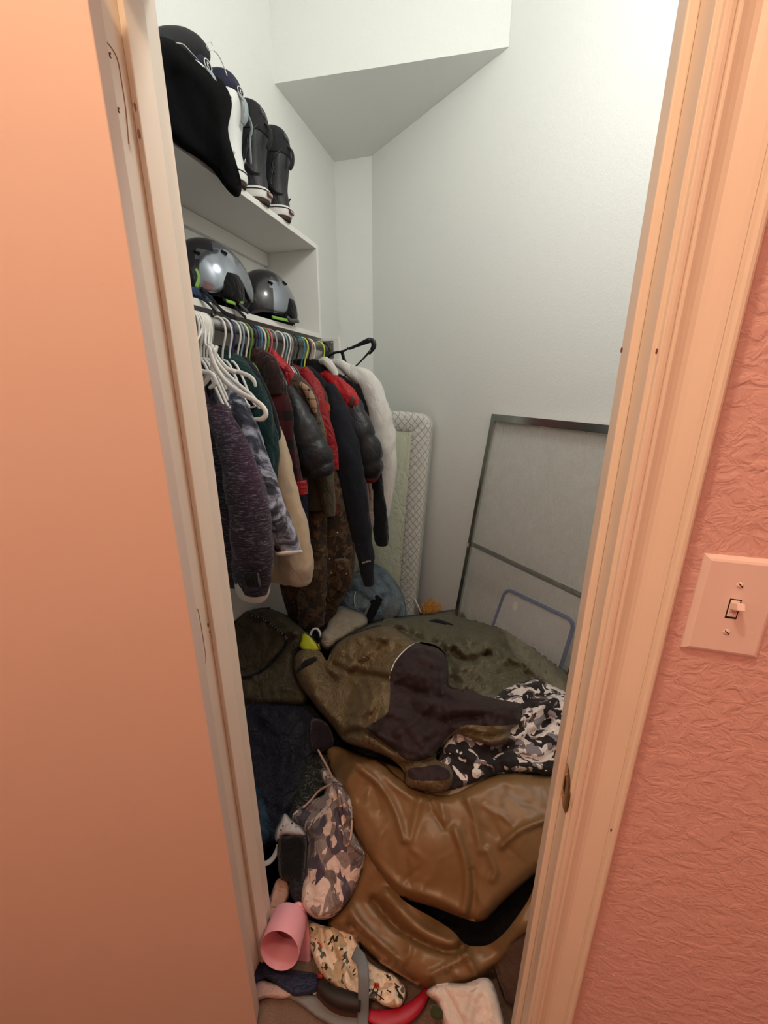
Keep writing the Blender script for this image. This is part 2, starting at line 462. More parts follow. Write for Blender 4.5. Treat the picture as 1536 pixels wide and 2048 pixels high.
def patch(name, outline, mat, parent=None, surf=surf_pile, off=0.0, thick=.03, rim=26, cell=8, folds=(), bumps=(),
          nz_=(.006, 14, 0), smooth=True, label=None, edge=.004, seed=1, warp=None, jag=0, regions=(), ndir=None, auto=None):
    """a piece of cloth lying on a surface. The outline and fold lines were measured on the photograph and are laid on the
    real surface. folds: (polyline, width, metres, 's'|'g') sharp or gaussian ridges (negative = valley)."""
    ol = cr([tuple(p) for p in outline], 4, True) if smooth else [np.array(p, float) for p in outline]
    # resample evenly
    L = np.array(ol + [ol[0]]); seg = np.linalg.norm(np.diff(L, axis=0), axis=1); cum = np.concatenate([[0], np.cumsum(seg)])
    n = max(8, int(cum[-1] / cell)); s = np.linspace(0, cum[-1], n, endpoint=False)
    poly = np.stack([np.interp(s, cum, L[:, 0]), np.interp(s, cum, L[:, 1])], 1)
    rnd = np.random.RandomState(seed)
    if jag: poly += rnd.uniform(-jag, jag, poly.shape)
    x0, y0 = poly.min(0); x1, y1 = poly.max(0)
    gx, gy = np.meshgrid(np.arange(x0, x1, cell), np.arange(y0, y1, cell * .9)); gx[::2] += cell * .5
    G = np.stack([gx.ravel(), gy.ravel()], 1); G += rnd.uniform(-.18, .18, G.shape) * cell
    G = G[inpoly(G, poly)]
    if len(G): G = G[dseg(G, poly, True) > cell * .55]
    edges = [(i, (i + 1) % n) for i in range(n)]; extra = []; rpoly = []
    for (rn, rp, rm, rl) in regions:
        q = np.array(cr(rp, 4, True)) if len(rp) > 4 else np.array(rp, float)
        Lq = np.concatenate([q, q[:1]]); sg = np.linalg.norm(np.diff(Lq, axis=0), axis=1); cm = np.concatenate([[0], np.cumsum(sg)])
        m = max(6, int(cm[-1] / cell)); ss = np.linspace(0, cm[-1], m, endpoint=False)
        q = np.stack([np.interp(ss, cm, Lq[:, 0]), np.interp(ss, cm, Lq[:, 1])], 1); rpoly.append(q)
        if len(G): G = G[dseg(G, q, True) > cell * .45]
        k0 = n + sum(len(e) for e in extra); edges += [(k0 + i, k0 + (i + 1) % m) for i in range(m)]; extra.append(q)
    P = np.concatenate([poly] + extra + ([G] if len(G) else []))
    res = geometry.delaunay_2d_cdt([Vector(p) for p in P], edges, [], 1, 1e-4)
    V2 = np.array([tuple(v) for v in res[0]]); F = res[2]
    onb = np.array([any(k < n for k in o) for o in res[3]])
    D = dseg(V2, poly, True); D[onb] = 0
    prof = np.sqrt(np.clip(1 - (1 - np.clip(D / rim, 0, 1)) ** 2, 0, 1))
    disp = thick * prof
    fade = np.clip(D / (rim * .6), 0, 1)
    for line, wd, amp, kind in folds:
        d = dseg(V2, cr(line, 4) if len(line) > 2 else line)
        k = np.exp(-(d / wd) ** 2) if kind == 'g' else np.exp(-np.abs(d) / wd)
        disp = disp + amp * k * np.clip(fade + .25, 0, 1)
    for (u, v, rd, amp) in bumps:
        disp = disp + amp * np.exp(-(((V2[:, 0] - u) ** 2 + (V2[:, 1] - v) ** 2) / rd ** 2)) * fade
    if auto:                                   # scattered creases: count, length px, width px, metres, main angle
        ra = np.random.RandomState(seed * 31 + 7); na, ln, wd_a, am, ang = auto
        for _ in range(na):
            c_ = V2[ra.randint(len(V2))]; a_ = ang + ra.normal(0, .55); l_ = ln * ra.uniform(.5, 1.3); dv = np.array([math.cos(a_), math.sin(a_)]) * l_ / 2
            pv = np.array([-dv[1], dv[0]]) * ra.uniform(-.3, .3)
            ax_ = np.abs((V2 - c_) @ (dv / (l_ / 2))); d = dseg(V2, [c_ - dv, c_ + pv, c_ + dv])
            disp = disp + am * ra.choice([-1, 1, 1]) * ra.uniform(.5, 1.2) * np.exp(-(d / (wd_a * ra.uniform(.7, 1.4))) ** 2) * np.clip(1.15 - ax_ / (l_ / 2), 0, 1) * fade
    top = []; bot = []
    for i, (u, v) in enumerate(V2):
        p, nn = surf(u, v, off)
        # the cloth rises off its base toward the room, by its height measured square to the base
        hgt = disp[i]
        if nz_[0]: hgt += nz_[0] * fade[i] * wrink(p, nz_[1], nz_[2] + seed * 3.7) + nz_[0] * .45 * fade[i] * wrink(p, nz_[1] * 2.3, nz_[2] + seed * 1.9)
        g_ = CAM - p; g_ /= np.linalg.norm(g_)
        q = p + g_ * (hgt / max(float(nn @ g_), .42))
        r_ = p - nn * (edge if not onb[i] else 0)
        if surf is surf_pile: q = keep_in(q); r_ = keep_in(r_)
        top.append(q); bot.append(r_)
    N = len(top); vs = top + bot; fs = []; rfs = [[] for _ in regions]
    cen = np.array([V2[list(f)].mean(0) for f in F]); which = np.full(len(F), -1)
    for k, q in enumerate(rpoly): which[inpoly(cen, q)] = k
    for fi, f in enumerate(F):
        if which[fi] >= 0:
            g = tuple(f); a, b, c = (vs[f[0]], vs[f[1]], vs[f[2]])
            if np.dot(np.cross(b - a, c - a), CAM - a) < 0: g = g[::-1]
            rfs[which[fi]] += [g, tuple(N + k for k in g[::-1])]; continue
        # orient so the face looks back to the camera side
        a, b, c = (vs[f[0]], vs[f[1]], vs[f[2]])
        g = tuple(f)
        if np.dot(np.cross(b - a, c - a), CAM - a) < 0: g = g[::-1]
        fs.append(g); fs.append(tuple(N + k for k in g[::-1]))
    # stitch rim
    ids = {}
    for i, o in enumerate(res[3]):
        for k in o:
            if k < n: ids[k] = i
    for k in range(n):
        if k in ids and (k + 1) % n in ids:
            a, b = ids[k], ids[(k + 1) % n]; fs.append((a, b, N + b, N + a))
    o = mesh(name, vs, fs, mat, parent, True, label)
    tidy(o)
    for (rn, rp, rm, rl), rf in zip(regions, rfs):
        if not rf or rm is None: continue
        used = sorted({k for f in rf for k in f}); mp = {k: i for i, k in enumerate(used)}
        c = mesh(rn, [vs[k] for k in used], [tuple(mp[k] for k in f) for f in rf], rm, o, True, rl); tidy(c)
    PD[o.name] = (V2, np.array(top))
    return o
def onsurf(pts, surf=surf_pile, off=0.0, lift=0.0):
    out = []
    for u, v in pts:
        p, nn = surf(u, v, off); out.append(p + nn * lift)
    return out
def text(name, s, size, loc, xdir, ydir, mat, parent=None, ext=.0004, align='CENTER'):
    cu = bpy.data.curves.new(name, 'FONT'); cu.body = s; cu.size = size; cu.extrude = ext; cu.align_x = align; cu.align_y = 'CENTER'
    cu.resolution_u = 2
    t = bpy.data.objects.new(name, cu); C.objects.link(t)
    me = bpy.data.meshes.new_from_object(t); bpy.data.objects.remove(t)
    X = Vector([float(a) for a in xdir]).normalized(); Y = Vector([float(a) for a in ydir]); Y = (Y - X * Y.dot(X)).normalized(); Zv = X.cross(Y)
    m = Matrix.Identity(4)
    for i in range(3): m[i][0] = X[i]; m[i][1] = Y[i]; m[i][2] = Zv[i]; m[i][3] = float(loc[i])
    me.transform(m); return link(name, me, mat, parent, False)

# ------------------------------------------------------------------ light switch
M_plate = plain('switch_plastic', (248, 234, 230), .35, 0, .02, 5, 0)
M_steel = plain('steel', (170, 165, 160), .3, 1.0, .1, 50, .05)
sw = thing('light_switch', 'white toggle light switch plate on the pink textured wall right of the door', 'light switch', PY(1450, 1215, YW0))
a, b_ = PY(1412, 1110, YW0 - .006), PY(1365, 1298, YW0 - .006)
sx0 = (a[0] + b_[0]) / 2; sx1 = sx0 + .0765; sz1, sz0 = a[2], b_[2]; scx = (sx0 + sx1) / 2 ; scz = (sz0 + sz1) / 2
bm = bmesh.new()
o8 = [(sx0, sz0), (sx1, sz0), (sx1, sz1), (sx0, sz1)]; ins = .006
lv = []
for yy, k in ((YW0, 0), (YW0 - .002, 0), (YW0 - .0052, ins * .55), (YW0 - .0064, ins)):
    lv.append([bm.verts.new((x + (k if x == sx0 else -k), yy, z + (k if z == sz0 else -k))) for x, z in o8])
for A_, B_ in zip(lv, lv[1:]):
    for i in range(4): bm.faces.new([A_[i], A_[(i + 1) % 4], B_[(i + 1) % 4], B_[i]])
bm.faces.new(lv[-1]); bm.faces.new(lv[0])
bmobj('plate', bm, M_plate, sw)
yf = YW0 - .0064
box('toggle_slot', scx - .0056, scx + .0056, yf - .0003, yf + .001, scz - .0125, scz + .0125, M_hole, sw)
box('toggle_frame', scx - .0044, scx + .0044, yf - .001, yf + .001, scz - .0100, scz + .0112, M_plate, sw, bev=.0006)
lever_rot = Matrix.Rotation(math.radians(-24), 3, 'X')
box('toggle', scx - .0038, scx + .0038, yf - .0155, yf + .002, scz - .001, scz + .0075, M_plate, sw, bev=.0012, seg=3, rot=lever_rot, piv=(scx, yf, scz + .002))
text('toggle_mark', 'ON', .0042, (scx, yf - .0013, scz - .0035), (1, 0, 0), (0, 0, 1), M_line, sw, .0001)
for s_ in (1, -1):
    c = np.array([scx, yf, scz + s_ * .0302])
    t_ = tube('screw', [c + [0, .001, 0], c - [0, .0006, 0], c - [0, .0013, 0]], [.0036, .0035, .0022], M_plate, sw, 14, 1)
    box('screw_slot', c[0] - .0032, c[0] + .0032, c[1] - .0015, c[1] - .0009, c[2] - .0005, c[2] + .0005, M_hole, t_, rot=Matrix.Rotation(math.radians(45), 3, 'Y'), piv=tuple(c))

# ------------------------------------------------------------------ shelf unit
SU0, SU1, SL0, SL1 = EYE + .605, EYE + .625, EYE + .228, EYE + .248
XF = -0.89; YE = 1.945
su = thing('shelf_unit', 'white painted two-board shelf unit fixed along the left closet wall', 'shelf', (XL, 1.3, SL0))
box('upper_shelf', XL + .001, XF, YW1 + .002, YE, SU0, SU1, M_shelf, su, bev=.0012)
box('lower_shelf', XL + .001, XF, YW1 + .002, YE - .019, SL0, SL1, M_shelf, su, bev=.0012)
box('side_panel', XL + .001, XF + .001, YE - .018, YE, SL0, SU0, M_shelf, su, bev=.0012)
box('cleat', XL + .001, XL + .02, YW1 + .002, YE - .02, SU0 - .055, SU0 - .001, M_shelf, su, bev=.001)
box('cleat', XL + .001, XL + .02, YW1 + .002, YE - .02, SL0 - .085, SL0 - .001, M_shelf, su, bev=.001)
box('support_block', XL + .001, -.805, YE + .012, YE + .034, SL0 - .105, SL0 + .006, M_shelf, su, bev=.0015)
XR, ZR = -.86, EYE + .182
cr_ = thing('closet_rod', 'grey galvanized closet rod under the lower shelf with a steel end flange', 'rod', (XR, 1.3, ZR))
M_galv = plain('galvanized_steel', (150, 150, 148), .38, .85, .2, 60, .1)
tube('pole', [(XR, YW1 + .004, ZR), (XR, YE + .010, ZR)], .0165, M_galv, cr_, 20, 1)
fl = box('end_flange', XR - .032, XR + .028, YE + .005, YE + .0115, ZR - .042, ZR + .036, M_galv, cr_, bev=.002)
for dx, dz in ((-.022, .026), (.018, .026), (-.022, -.030), (.018, -.030)):
    tube('screw', [(XR + dx, YE + .006, ZR + dz), (XR + dx, YE + .003, ZR + dz)], .004, M_steel, fl, 8, 1)

# ------------------------------------------------------------------ helmets
M_silver = plain('silver_helmet_shell', (128, 134, 144), .16, .75, .04, 8, 0, coat=.8)
M_blackgl = plain('black_helmet_shell', (34, 33, 38), .25, .0, .1, 10, 0, coat=.4)
M_blackfoam = fabric('black_padding', (20, 20, 23), None, .95)
M_strap = fabric('black_webbing', (18, 22, 22), None, .8, 500, 60, .2, 0)
M_green = plain('lime_green_webbing', (120, 170, 60), .6, 0, .1, 60, .2)
M_greyst = plain('grey_sticker', (110, 115, 120), .4)
def helmet(label, cx, cy, R, yaw, pitch=0.0, two_tone=True, group='snow helmets on the lower shelf'):
    t = thing('snow_helmet', label, 'helmet', (cx, cy, SL1), group)
    cz = SL1 + R[2] * .40
    rot = Matrix.Rotation(yaw, 3, 'Z') @ Matrix.Rotation(pitch, 3, 'Y')
    def pt(az, el, k=1.0):
        # egg shaped shell; az 0 = brow
        r = 1 + .06 * math.cos(az)
        x = R[0] * r * math.cos(el) * math.cos(az); y = R[1] * math.cos(el) * math.sin(az); z = R[2] * math.sin(el)
        return Vector((x * k, y * k, z * k))
    NA, NE = 56, 20
    def elmin(az):
        a = abs(math.atan2(math.sin(az), math.cos(az)))
        # brow slightly high, arch above the ear, low at the nape
        e = -.18 + .16 * math.exp(-((a) / .55) ** 2) - .25 * math.exp(-((a - math.pi) / .7) ** 2)
        e += .50 * math.exp(-((a - 1.05) / .30) ** 2)
        return e
    rings = []
    for k_, js in ((1.0, range(NE + 1)), (.88, range(NE, -1, -1))):
        for j in js:
            f = j / NE; rg = []
            for i in range(NA):
                az = 2 * math.pi * i / NA; e0 = elmin(az); el = e0 + (math.pi / 2 * .995 - e0) * f
                p = pt(az, el, k_)
                # two raised crown ridges
                p = p * (1 + .015 * math.exp(-((abs(p.y) - R[1] * .45) / .018) ** 2) * (p.z > 0) * (k_ == 1))
                p = rot @ p; rg.append(np.array([cx + p.x, cy + p.y, cz + p.z]))
            rings.append(rg)
    vs, fs = ring_mesh(rings, True, False)
    n = NA
    for j in range(n): fs.append((j, (j + 1) % n, (len(rings) - 1) * n + (j + 1) % n, (len(rings) - 1) * n + j)[::-1])
    sh = mesh('shell', vs, fs, [M_blackgl, M_silver, M_blackfoam], t)
    inv = rot.inverted()
    for p in sh.data.polygons:
        c = inv @ (Vector(p.center) + Vector((cx, cy, SL1)) - Vector((cx, cy, cz)))
        outer = c.length > .94 * pt(math.atan2(c.y, c.x), math.asin(max(-1, min(1, c.z / R[2]))) if abs(c.z) < R[2] else 1.5).length
        if not outer: p.material_index = 2
        elif two_tone and c.x > -.30 * R[0] + .35 * abs(c.y) * 0 - .1 * c.z and (abs(c.y) > R[1] * .30 or c.x > R[0] * .55) and c.z < R[2] * (.90 - .25 * (c.x < 0)): p.material_index = 1
    # vents
    for s_ in (1, -1):
        for az, el in ((s_ * 1.9, .55), (s_ * 1.15, .75)):
            p = rot @ pt(az, el, 1.0); q = rot @ pt(az + .16 * s_, el + .05, 1.0)
            tube('vent', [np.array([cx + p.x, cy + p.y, cz + p.z]), np.array([cx + q.x, cy + q.y, cz + q.z])], [.010, .007], M_blackfoam, sh, 8, 2, flat=.5)
    # ear pads both sides
    for s_ in (1, -1):
        a0 = s_ * 1.1
        pts = [rot @ pt(a0, e, .93) for e in (.32, .1, -.2, -.5)]
        P = [np.array([cx + p.x, cy + p.y, max(cz + p.z, SL1 + .028)]) for p in pts]
        tube('ear_pad', P, [.028, .040, .040, .024], M_blackfoam, t, 12, 3, flat=.45, flatdir=tuple(rot @ Vector((math.cos(a0), math.sin(a0), 0))))
    # lining
    pad = [rot @ pt(2 * math.pi * i / 20, -.12, .84) for i in range(21)]
    tube('lining', [np.array([cx + p.x, cy + p.y, max(cz + p.z, SL1 + .016)]) for p in pad], .014, M_blackfoam, t, 8, 1)
    return t
h3 = helmet('silver and black snow helmet at the far end of the lower shelf', -1.0, 1.635, (.142, .112, .150), math.radians(72), math.radians(6))
h2 = helmet('larger silver and black snow helmet in the middle, reflecting the pink room', -1.0, 1.285, (.142, .118, .155), math.radians(50), math.radians(6))
h1 = helmet('black snow helmet with a lime strap, half hidden by the left door jamb', -1.015, 0.99, (.13, .11, .15), math.radians(20), 0, False)
# straps that hang over the shelf edge, each a part of its helmet
def strap(t, pts, r, mat=M_strap, name='chin_strap', flat=.28, X=-.884):
    P = [PX(u, v, X + dx) for u, v, dx in pts]
    return tube(name, P, r, mat, t, 8, 4, flat=flat, flatdir=(1, 0, .3))
strap(h2, [(402, 575, -.03), (425, 600, -.005), (445, 622, .012), (462, 632, .012), (471, 634, .012)], .0085)
strap(h2, [(445, 598, -.02), (465, 606, 0), (478, 622, .012), (492, 636, .014)], .0075)
b = strap(h2, [(453, 602, .008), (470, 607, .010)], .006, M_green, 'strap_tab', .4)
b = strap(h2, [(480, 605, .012), (485, 604, .012)], .0055, M_green, 'strap_tab', .4)
strap(h2, [(478, 606, .011), (486, 616, .014), (495, 624, .014)], .0095, M_blackgl, 'buckle', .5)
strap(h3, [(545, 634, -.004), (562, 638, .008), (577, 641, .010)], .0065, M_green, 'strap_tab', .3)
strap(h3, [(577, 634, .010), (578, 640, .011), (596, 642, .012)], .009, M_blackgl, 'buckle', .6)
strap(h3, [(584, 606, -.03), (588, 620, -.02), (584, 632, -.005)], .004, M_green, 'strap_loop', .5)
strap(h3, [(588, 645, .012), (590, 654, .012)], .0025, M_blackgl, 'strap_end', .7)
strap(h1, [(392, 538, .0), (398, 556, .004), (392, 575, .0)], .006, M_green, 'strap_tab', .4)
strap(h1, [(386, 590, -.02), (405, 598, 0), (420, 610, .010), (432, 626, .014)], .006, M_strap)
strap(h1, [(424, 630, .012), (438, 633, .013)], .007, M_blackgl, 'buckle', .6)
M_bluecl = fabric('blue_cloth', (42, 62, 98))
sf = [PX(u, v, -.935) for u, v in ((366, 590), (385, 592), (404, 596), (420, 600))]
tag(tube('folded_scarf', [np.array([p[0], p[1], SL1 + .021]) for p in sf], [.014, .021, .020, .012], M_bluecl, None, 14, 5, disp=lambda t, th, p: .25 * nz(p, 40)),
    'folded blue cloth tucked on the lower shelf under the left helmets', 'cloth')

# ------------------------------------------------------------------ snowboard boots on the upper shelf
M_bootblk = nylon('black_boot_leather', (30, 31, 35), .5, .15, 12)
M_bootblk2 = nylon('black_boot_collar', (18, 19, 24), .8, .15, 12)
M_bootwht = nylon('white_boot_leather', (228, 230, 226), .45, .12, 10)
M_bootgry = nylon('grey_boot_strap', (150, 162, 166), .5, .1, 10)
M_rubber = plain('white_rubber', (214, 210, 206), .6, 0, .03, 20, .1)
M_gum = plain('brown_rubber_sole', (62, 46, 38), .8)
M_maroon = plain('maroon_label', (92, 44, 42), .6)
M_navyb = nylon('navy_boot_collar', (24, 28, 52), .8, .15, 12)
def boot(label, yc, kind, hgt=.29, w=.05, turn=0.0, group='snowboard boots on the upper shelf', xh=-.872):
    """heel toward the closet, toe toward the wall; origin at the heel on the shelf"""
    t = thing('snowboard_boot', label, 'boot', (xh, yc, SU1), group)
    mb = {'black': M_bootblk, 'white': M_bootwht}[kind]
    cs, sn = math.cos(turn), math.sin(turn)
    def W(x, y, z): return np.array([xh + x * cs - y * sn, yc + x * sn + y * cs, SU1 + z])
    def sec(x0, x1, ww, z, n=28, e=.75, dz=0):
        cx, a = (x0 + x1) / 2, (x0 - x1) / 2; rg = []
        for i in range(n):
            th = 2 * math.pi * i / n; c, s_ = math.cos(th), math.sin(th)
            rg.append(W(cx + a * math.copysign(abs(c) ** e, c), ww * math.copysign(abs(s_) ** e, s_), z + dz * c))
        return rg
    def loft(name, rows, mat, par=t, label=None):
        R = cr(rows, 4); vs, fs = ring_mesh([sec(*r[:4], dz=r[4] if len(r) > 4 else 0) for r in R]); return mesh(name, vs, fs, mat, par, True, label)
    # x0 = heel side, x1 = toe side
    loft('outsole', [(-.004, -.262, w * .92, .0), (-.002, -.266, w * .98, .004), (-.002, -.266, w * .98, .014)], M_gum)
    so = loft('sidewall', [(.002, -.27, w * 1.02, .012), (.004, -.272, w * 1.05, .020), (.004, -.27, w * 1.04, .036), (.001, -.268, w * 1.0, .044)], M_rubber if kind == 'black' else M_bootwht)
    loft('sidewall_stripe', [(.0055, -.2735, w * 1.065, .0335), (.0058, -.274, w * 1.07, .0350), (.0055, -.2735, w * 1.065, .0365)], M_bootblk2, so)
    h = hgt
    loft('upper', [(-.004, -.262, w * .95, .040), (-.006, -.258, w * .96, .070), (-.010, -.215, w * .93, .100), (-.006, -.16, w * .93, .14), (.004, -.145, w * 1.0, .19),
                   (.008, -.145, w * 1.05, h - .06), (.004, -.14, w * 1.02, h - .03), (-.008, -.125, w * .88, h - .008), (-.03, -.10, w * .55, h)], mb)
    col = M_bootblk2 if kind == 'black' else M_navyb
    cl_ = .085 if kind == 'black' else .050
    c1 = loft('collar', [(.0085, -.147, w * 1.06, h - cl_), (.0105, -.148, w * 1.08, h - cl_ + .012), (.007, -.143, w * 1.05, h - .028), (-.006, -.128, w * .92, h - .003), (-.028, -.10, w * .6, h + .004)], col)
    # heel counter and side overlays
    for s_ in (-1, 1):
        pts = [W(-.012, s_ * w * .62, .19), W(-.035, s_ * w * .97, .15), W(-.05, s_ * w * .98, .11), W(-.03, s_ * w * .93, .085), W(-.006, s_ * w * .5, .082)]
        tube('heel_overlay', pts, [.003, .005, .007, .006, .003], mb, t, 10, 4, flat=.35, flatdir=(0, s_, 0))
        pts = [W(.002, s_ * w * .7, h - .075), W(-.02, s_ * w * .99, h - .10), W(-.034, s_ * w * .95, .17), W(-.03, s_ * w * .96, .14)]
        tube('seam_ridge', pts, .0022, mb if kind == 'black' else M_bootgry, t, 8, 4)
    # pull tab at the back of the cuff
    tube('pull_tab', [W(.006, 0, h - .05), W(.022, .006, h - .07), W(.022, .004, h - .105), W(.010, 0, h - .125)], [.010, .011, .011, .009], M_bootblk2 if kind == 'black' else M_bootgry, t, 8, 4, flat=.3, flatdir=(1, 0, 0))
    if kind == 'black':
        lb = box('heel_label', -.004, .0, -.0145, .0145, .019, .033, M_maroon, None)
        lb.data.transform(Matrix.Translation(Vector((.0105, 0, 0)))); lb.parent = t
        text('label_lettering', 'VANS', .0105, W(.0112, 0, .0262), (0, 1, 0), (0, 0, 1), M_rubber, t, .0005)
        text('cuff_lettering', 'VANS', .020, W(.0125, -.012, h - .035), (-.12, 1, -.12), (0, 0, 1), M_greyst, t, .0008)
    else:
        ring = [W(.0125, .015 * math.cos(a), h - .045 + .011 * math.sin(a)) for a in np.linspace(0, 2 * math.pi, 17)]
        tube('cuff_badge', ring, .0016, M_rubber, t, 6, 1)
        text('badge_lettering', 'K', .015, W(.0128, 0, h - .045), (0, 1, 0), (0, 0, 1), M_rubber, t, .0006)
        ww = w * .75
        tube('side_strap', [W(.004, ww * .9, h - .07), W(.012, w * .95, h - .11), W(.000, w * 1.02, h - .14), W(-.002, w * 1.0, .08)], [.008, .011, .010, .008], M_bootgry, t, 8, 4, flat=.3, flatdir=(.7, .7, 0))
    return t
boot('black snowboard boot with a maroon heel label, second from the shelf end', 1.505, 'black', .285, .054, .0)
boot('black snowboard boot with a maroon heel label, nearest the shelf end', 1.66, 'black', .290, .05, .0)
bw = boot('white snowboard boot with a navy collar and grey strap, beside the black boots', 1.365, 'white', .285, .050, .0)
bw2 = boot('white snowboard boot with a bulky black collar, behind the black cloth', 1.215, 'white', .262, .052, .0)
# black padded collar and lace of the nearer white boot
tube('padded_collar', [PX(u, v, -.90) for u, v in ((300, 96), (340, 88), (375, 95), (398, 112), (408, 128))], [.030, .038, .042, .036, .02], M_bootblk2, bw2, 16, 5, flat=.8)
ring = [PX(418 + 5.5 * math.cos(a) + 1, 92 + 9 * math.sin(a), -.862) for a in np.linspace(0, 2 * math.pi, 15)]
tube('collar_badge', ring, .0012, M_rubber, bw2, 6, 1)
tube('lace', [PX(u, v, -.86) for u, v in ((428, 101), (438, 112), (448, 134), (454, 152))], .0016, M_rubber, bw2, 6, 4)
# black garment hanging over the edge of the upper shelf
M_blk = fabric('soft_black_fabric', (6, 6, 8), (4, 4, 5), 1, sheen=0, wb=.08, spec=.1)
bg = patch('black_jacket', [(262, 60), (318, 72), (345, 80), (362, 92), (400, 128), (440, 158), (458, 185), (464, 208), (460, 236), (456, 258), (462, 290), (474, 330), (483, 368), (480, 392), (468, 393), (448, 372), (425, 340), (398, 318), (368, 300), (346, 284), (322, 268), (270, 230)],
      M_blk, None, surf_plane((-.868, 0, 0), (1, 0, 0)), 0, .035, 30, 8, folds=[([(360, 120), (430, 200), (450, 300)], 18, .012, 'g'), ([(340, 160), (380, 250), (450, 350)], 16, -.01, 'g')], nz_=(.006, 9, 0))
tag(bg, 'soft black jacket slumped over the front edge of the upper shelf', 'jacket')
tube('zipper', [PX(u, v, -.838) for u, v in ((352, 86), (366, 89), (380, 103), (396, 120))], [.0014, .0022, .0018, .0012], M_rubber, bg, 6, 4, flat=.5)

# ------------------------------------------------------------------ crib mattress against the corner
def lattice(name, base, line, k=52):
    t = NT(name)
    sep = t.n('ShaderNodeSeparateXYZ'); t.l(t.tc.outputs['Object'], sep.inputs[0])
    def m(op, a, b=None):
        nd = t.n('ShaderNodeMath', operation=op)
        for i, v in enumerate((a, b)):
            if v is None: continue
            if isinstance(v, (int, float)): nd.inputs[i].default_value = v
            else: t.l(v, nd.inputs[i])
        return nd.outputs[0]
    xy = m('ADD', sep.outputs[0], sep.outputs[1]); p = m('MULTIPLY', xy, k * 1.5); q = m('MULTIPLY', sep.outputs[2], k * 1.25)
    a = m('ABSOLUTE', m('SINE', m('ADD', p, q))); b = m('ABSOLUTE', m('SINE', m('SUBTRACT', p, q)))
    mn = m('MINIMUM', a, b); ln = m('LESS_THAN', mn, .22)
    t.base(t.mix(ln, lin(base), lin(line)))
    t.bump(t.noise(40, 4, .6, t.co((2.2, 2.2, .5), (.5, 0, .3)), 1.5), .6, .012)
    return t.fin(.85, 0, .2, .1)
M_sheet = lattice('patterned_crib_sheet', (226, 224, 216), (172, 171, 162))
M_mat = fabric('pale_green_mattress', (214, 216, 194), (204, 208, 182), .8, 400, 16, .3, .05)
TR_ = PY(865, 828, 2.30); BR_ = PY(828, 1225, 2.235)
dn_ = (BR_ - TR_) / np.linalg.norm(BR_ - TR_); wd_ = np.array([-1, -.02, 0.]); wd_ -= dn_ * (wd_ @ dn_); wd_ /= np.linalg.norm(wd_)
nb_ = np.cross(wd_, dn_); nb_ = nb_ if nb_[1] > 0 else -nb_   # into the mattress
mt = thing('crib_mattress', 'crib mattress in a patterned fitted sheet standing in the back corner', 'mattress', TR_ + dn_ * 1.4)
ML, MW, MT, RC = 1.41, .66, .115, .085
def rr(o, k=7):
    """rounded rectangle outline in the mattress face, o = inset"""
    pts = []; r = max(RC - o, .012)
    for (cx, cy, a0) in ((r + o, r + o, 180), (MW - r - o, r + o, 90), (MW - r - o, ML - r - o, 0), (r + o, ML - r - o, -90)):
        for i in range(k):
            th = math.radians(a0 - 90 * i / (k - 1)); pts.append((cx + r * math.cos(th), cy - r * math.sin(th)))
    return pts
def M3(x, y, z): return TR_ + wd_ * x + dn_ * y + nb_ * z
def dens(P, n=6):
    out = []
    for i in range(len(P)):
        a, b = np.array(P[i]), np.array(P[(i + 1) % len(P)]); k = (90 if (i // 7) % 2 else 42) if i % 7 == 6 else 2
        out += [a + (b - a) * j / k for j in range(k)]
    return out
def mring(o, z, amp=0.0, seed=0):
    out = []
    for i, p in enumerate(dens(rr(o), 5)):
        a = amp * (noise.noise(Vector((p[0] * 60, p[1] * 60, seed))) + .5 * math.sin(p[1] * 150 + p[0] * 150))
        out.append(M3(p[0] , p[1], z + a))
    return out
rings = [mring(.001, MT, 0), mring(0, MT - .02, 0), mring(0, .03, .0), mring(.004, .012, .0), mring(.014, .002, .002, 1), mring(.035, -.002, .005, 2), mring(.06, .0, .006, 3), mring(.085, .002, .006, 3), mring(.105, .006, .005, 3), mring(.115, .016, .002, 4)]
vs, fs = ring_mesh(rings, True, False)
mesh('fitted_sheet', vs, fs, M_sheet, mt)
core = [mring(.06, .014), mring(.12, .012), mring(.2, .010)]
core = [mring(.004, MT - .001), mring(.004, .03), mring(.02, .018)] + core
vs, fs = ring_mesh(core, True, True); mesh('mattress_core', vs, fs, M_mat, mt)

# ------------------------------------------------------------------ framed glass shower panel against the diagonal wall
t = NT('polished_chrome'); t.base(lin((176, 180, 176))); M_chrome = t.fin(.2, 1.0, .5)
t = NT('rain_glass'); t.base(lin((206, 206, 198)))
t.b.inputs['IOR'].default_value = 1.45
_r = t.noise(70, 3, .6, t.co((1, 1, .2)), 1.2); _m = t.n('ShaderNodeMapRange'); t.l(_r, _m.inputs[0]); _m.inputs[1].default_value = .3; _m.inputs[2].default_value = .7; _m.inputs[3].default_value = .09; _m.inputs[4].default_value = .24
t.l(_m.outputs[0], t.b.inputs['Alpha'])
t.bump(t.noise(60, 3, .6, t.co((1, 1, .22)), 1.4), .9, .006); M_glass = t.fin(.16)
M_dkbar = plain('dark_chrome_bar', (52, 56, 52), .3, .8, .1, 20, 0)
M_clear = NT('clear_plastic'); M_clear.base(lin((230, 232, 235))); M_clear.b.inputs['Transmission Weight'].default_value = .6; M_clear = M_clear.fin(.25)
TL_ = np.array([-.058, 2.152, EYE - .128]); al = math.radians(8)
ud = np.array([.802, -.62, -.026]); ud /= np.linalg.norm(ud)
wn = np.array([-.6116, -.7912, 0.]); wdn = np.array([0, 0, -1.]) * math.cos(al) + wn * math.sin(al); wdn -= ud * (wdn @ ud); wdn /= np.linalg.norm(wdn)
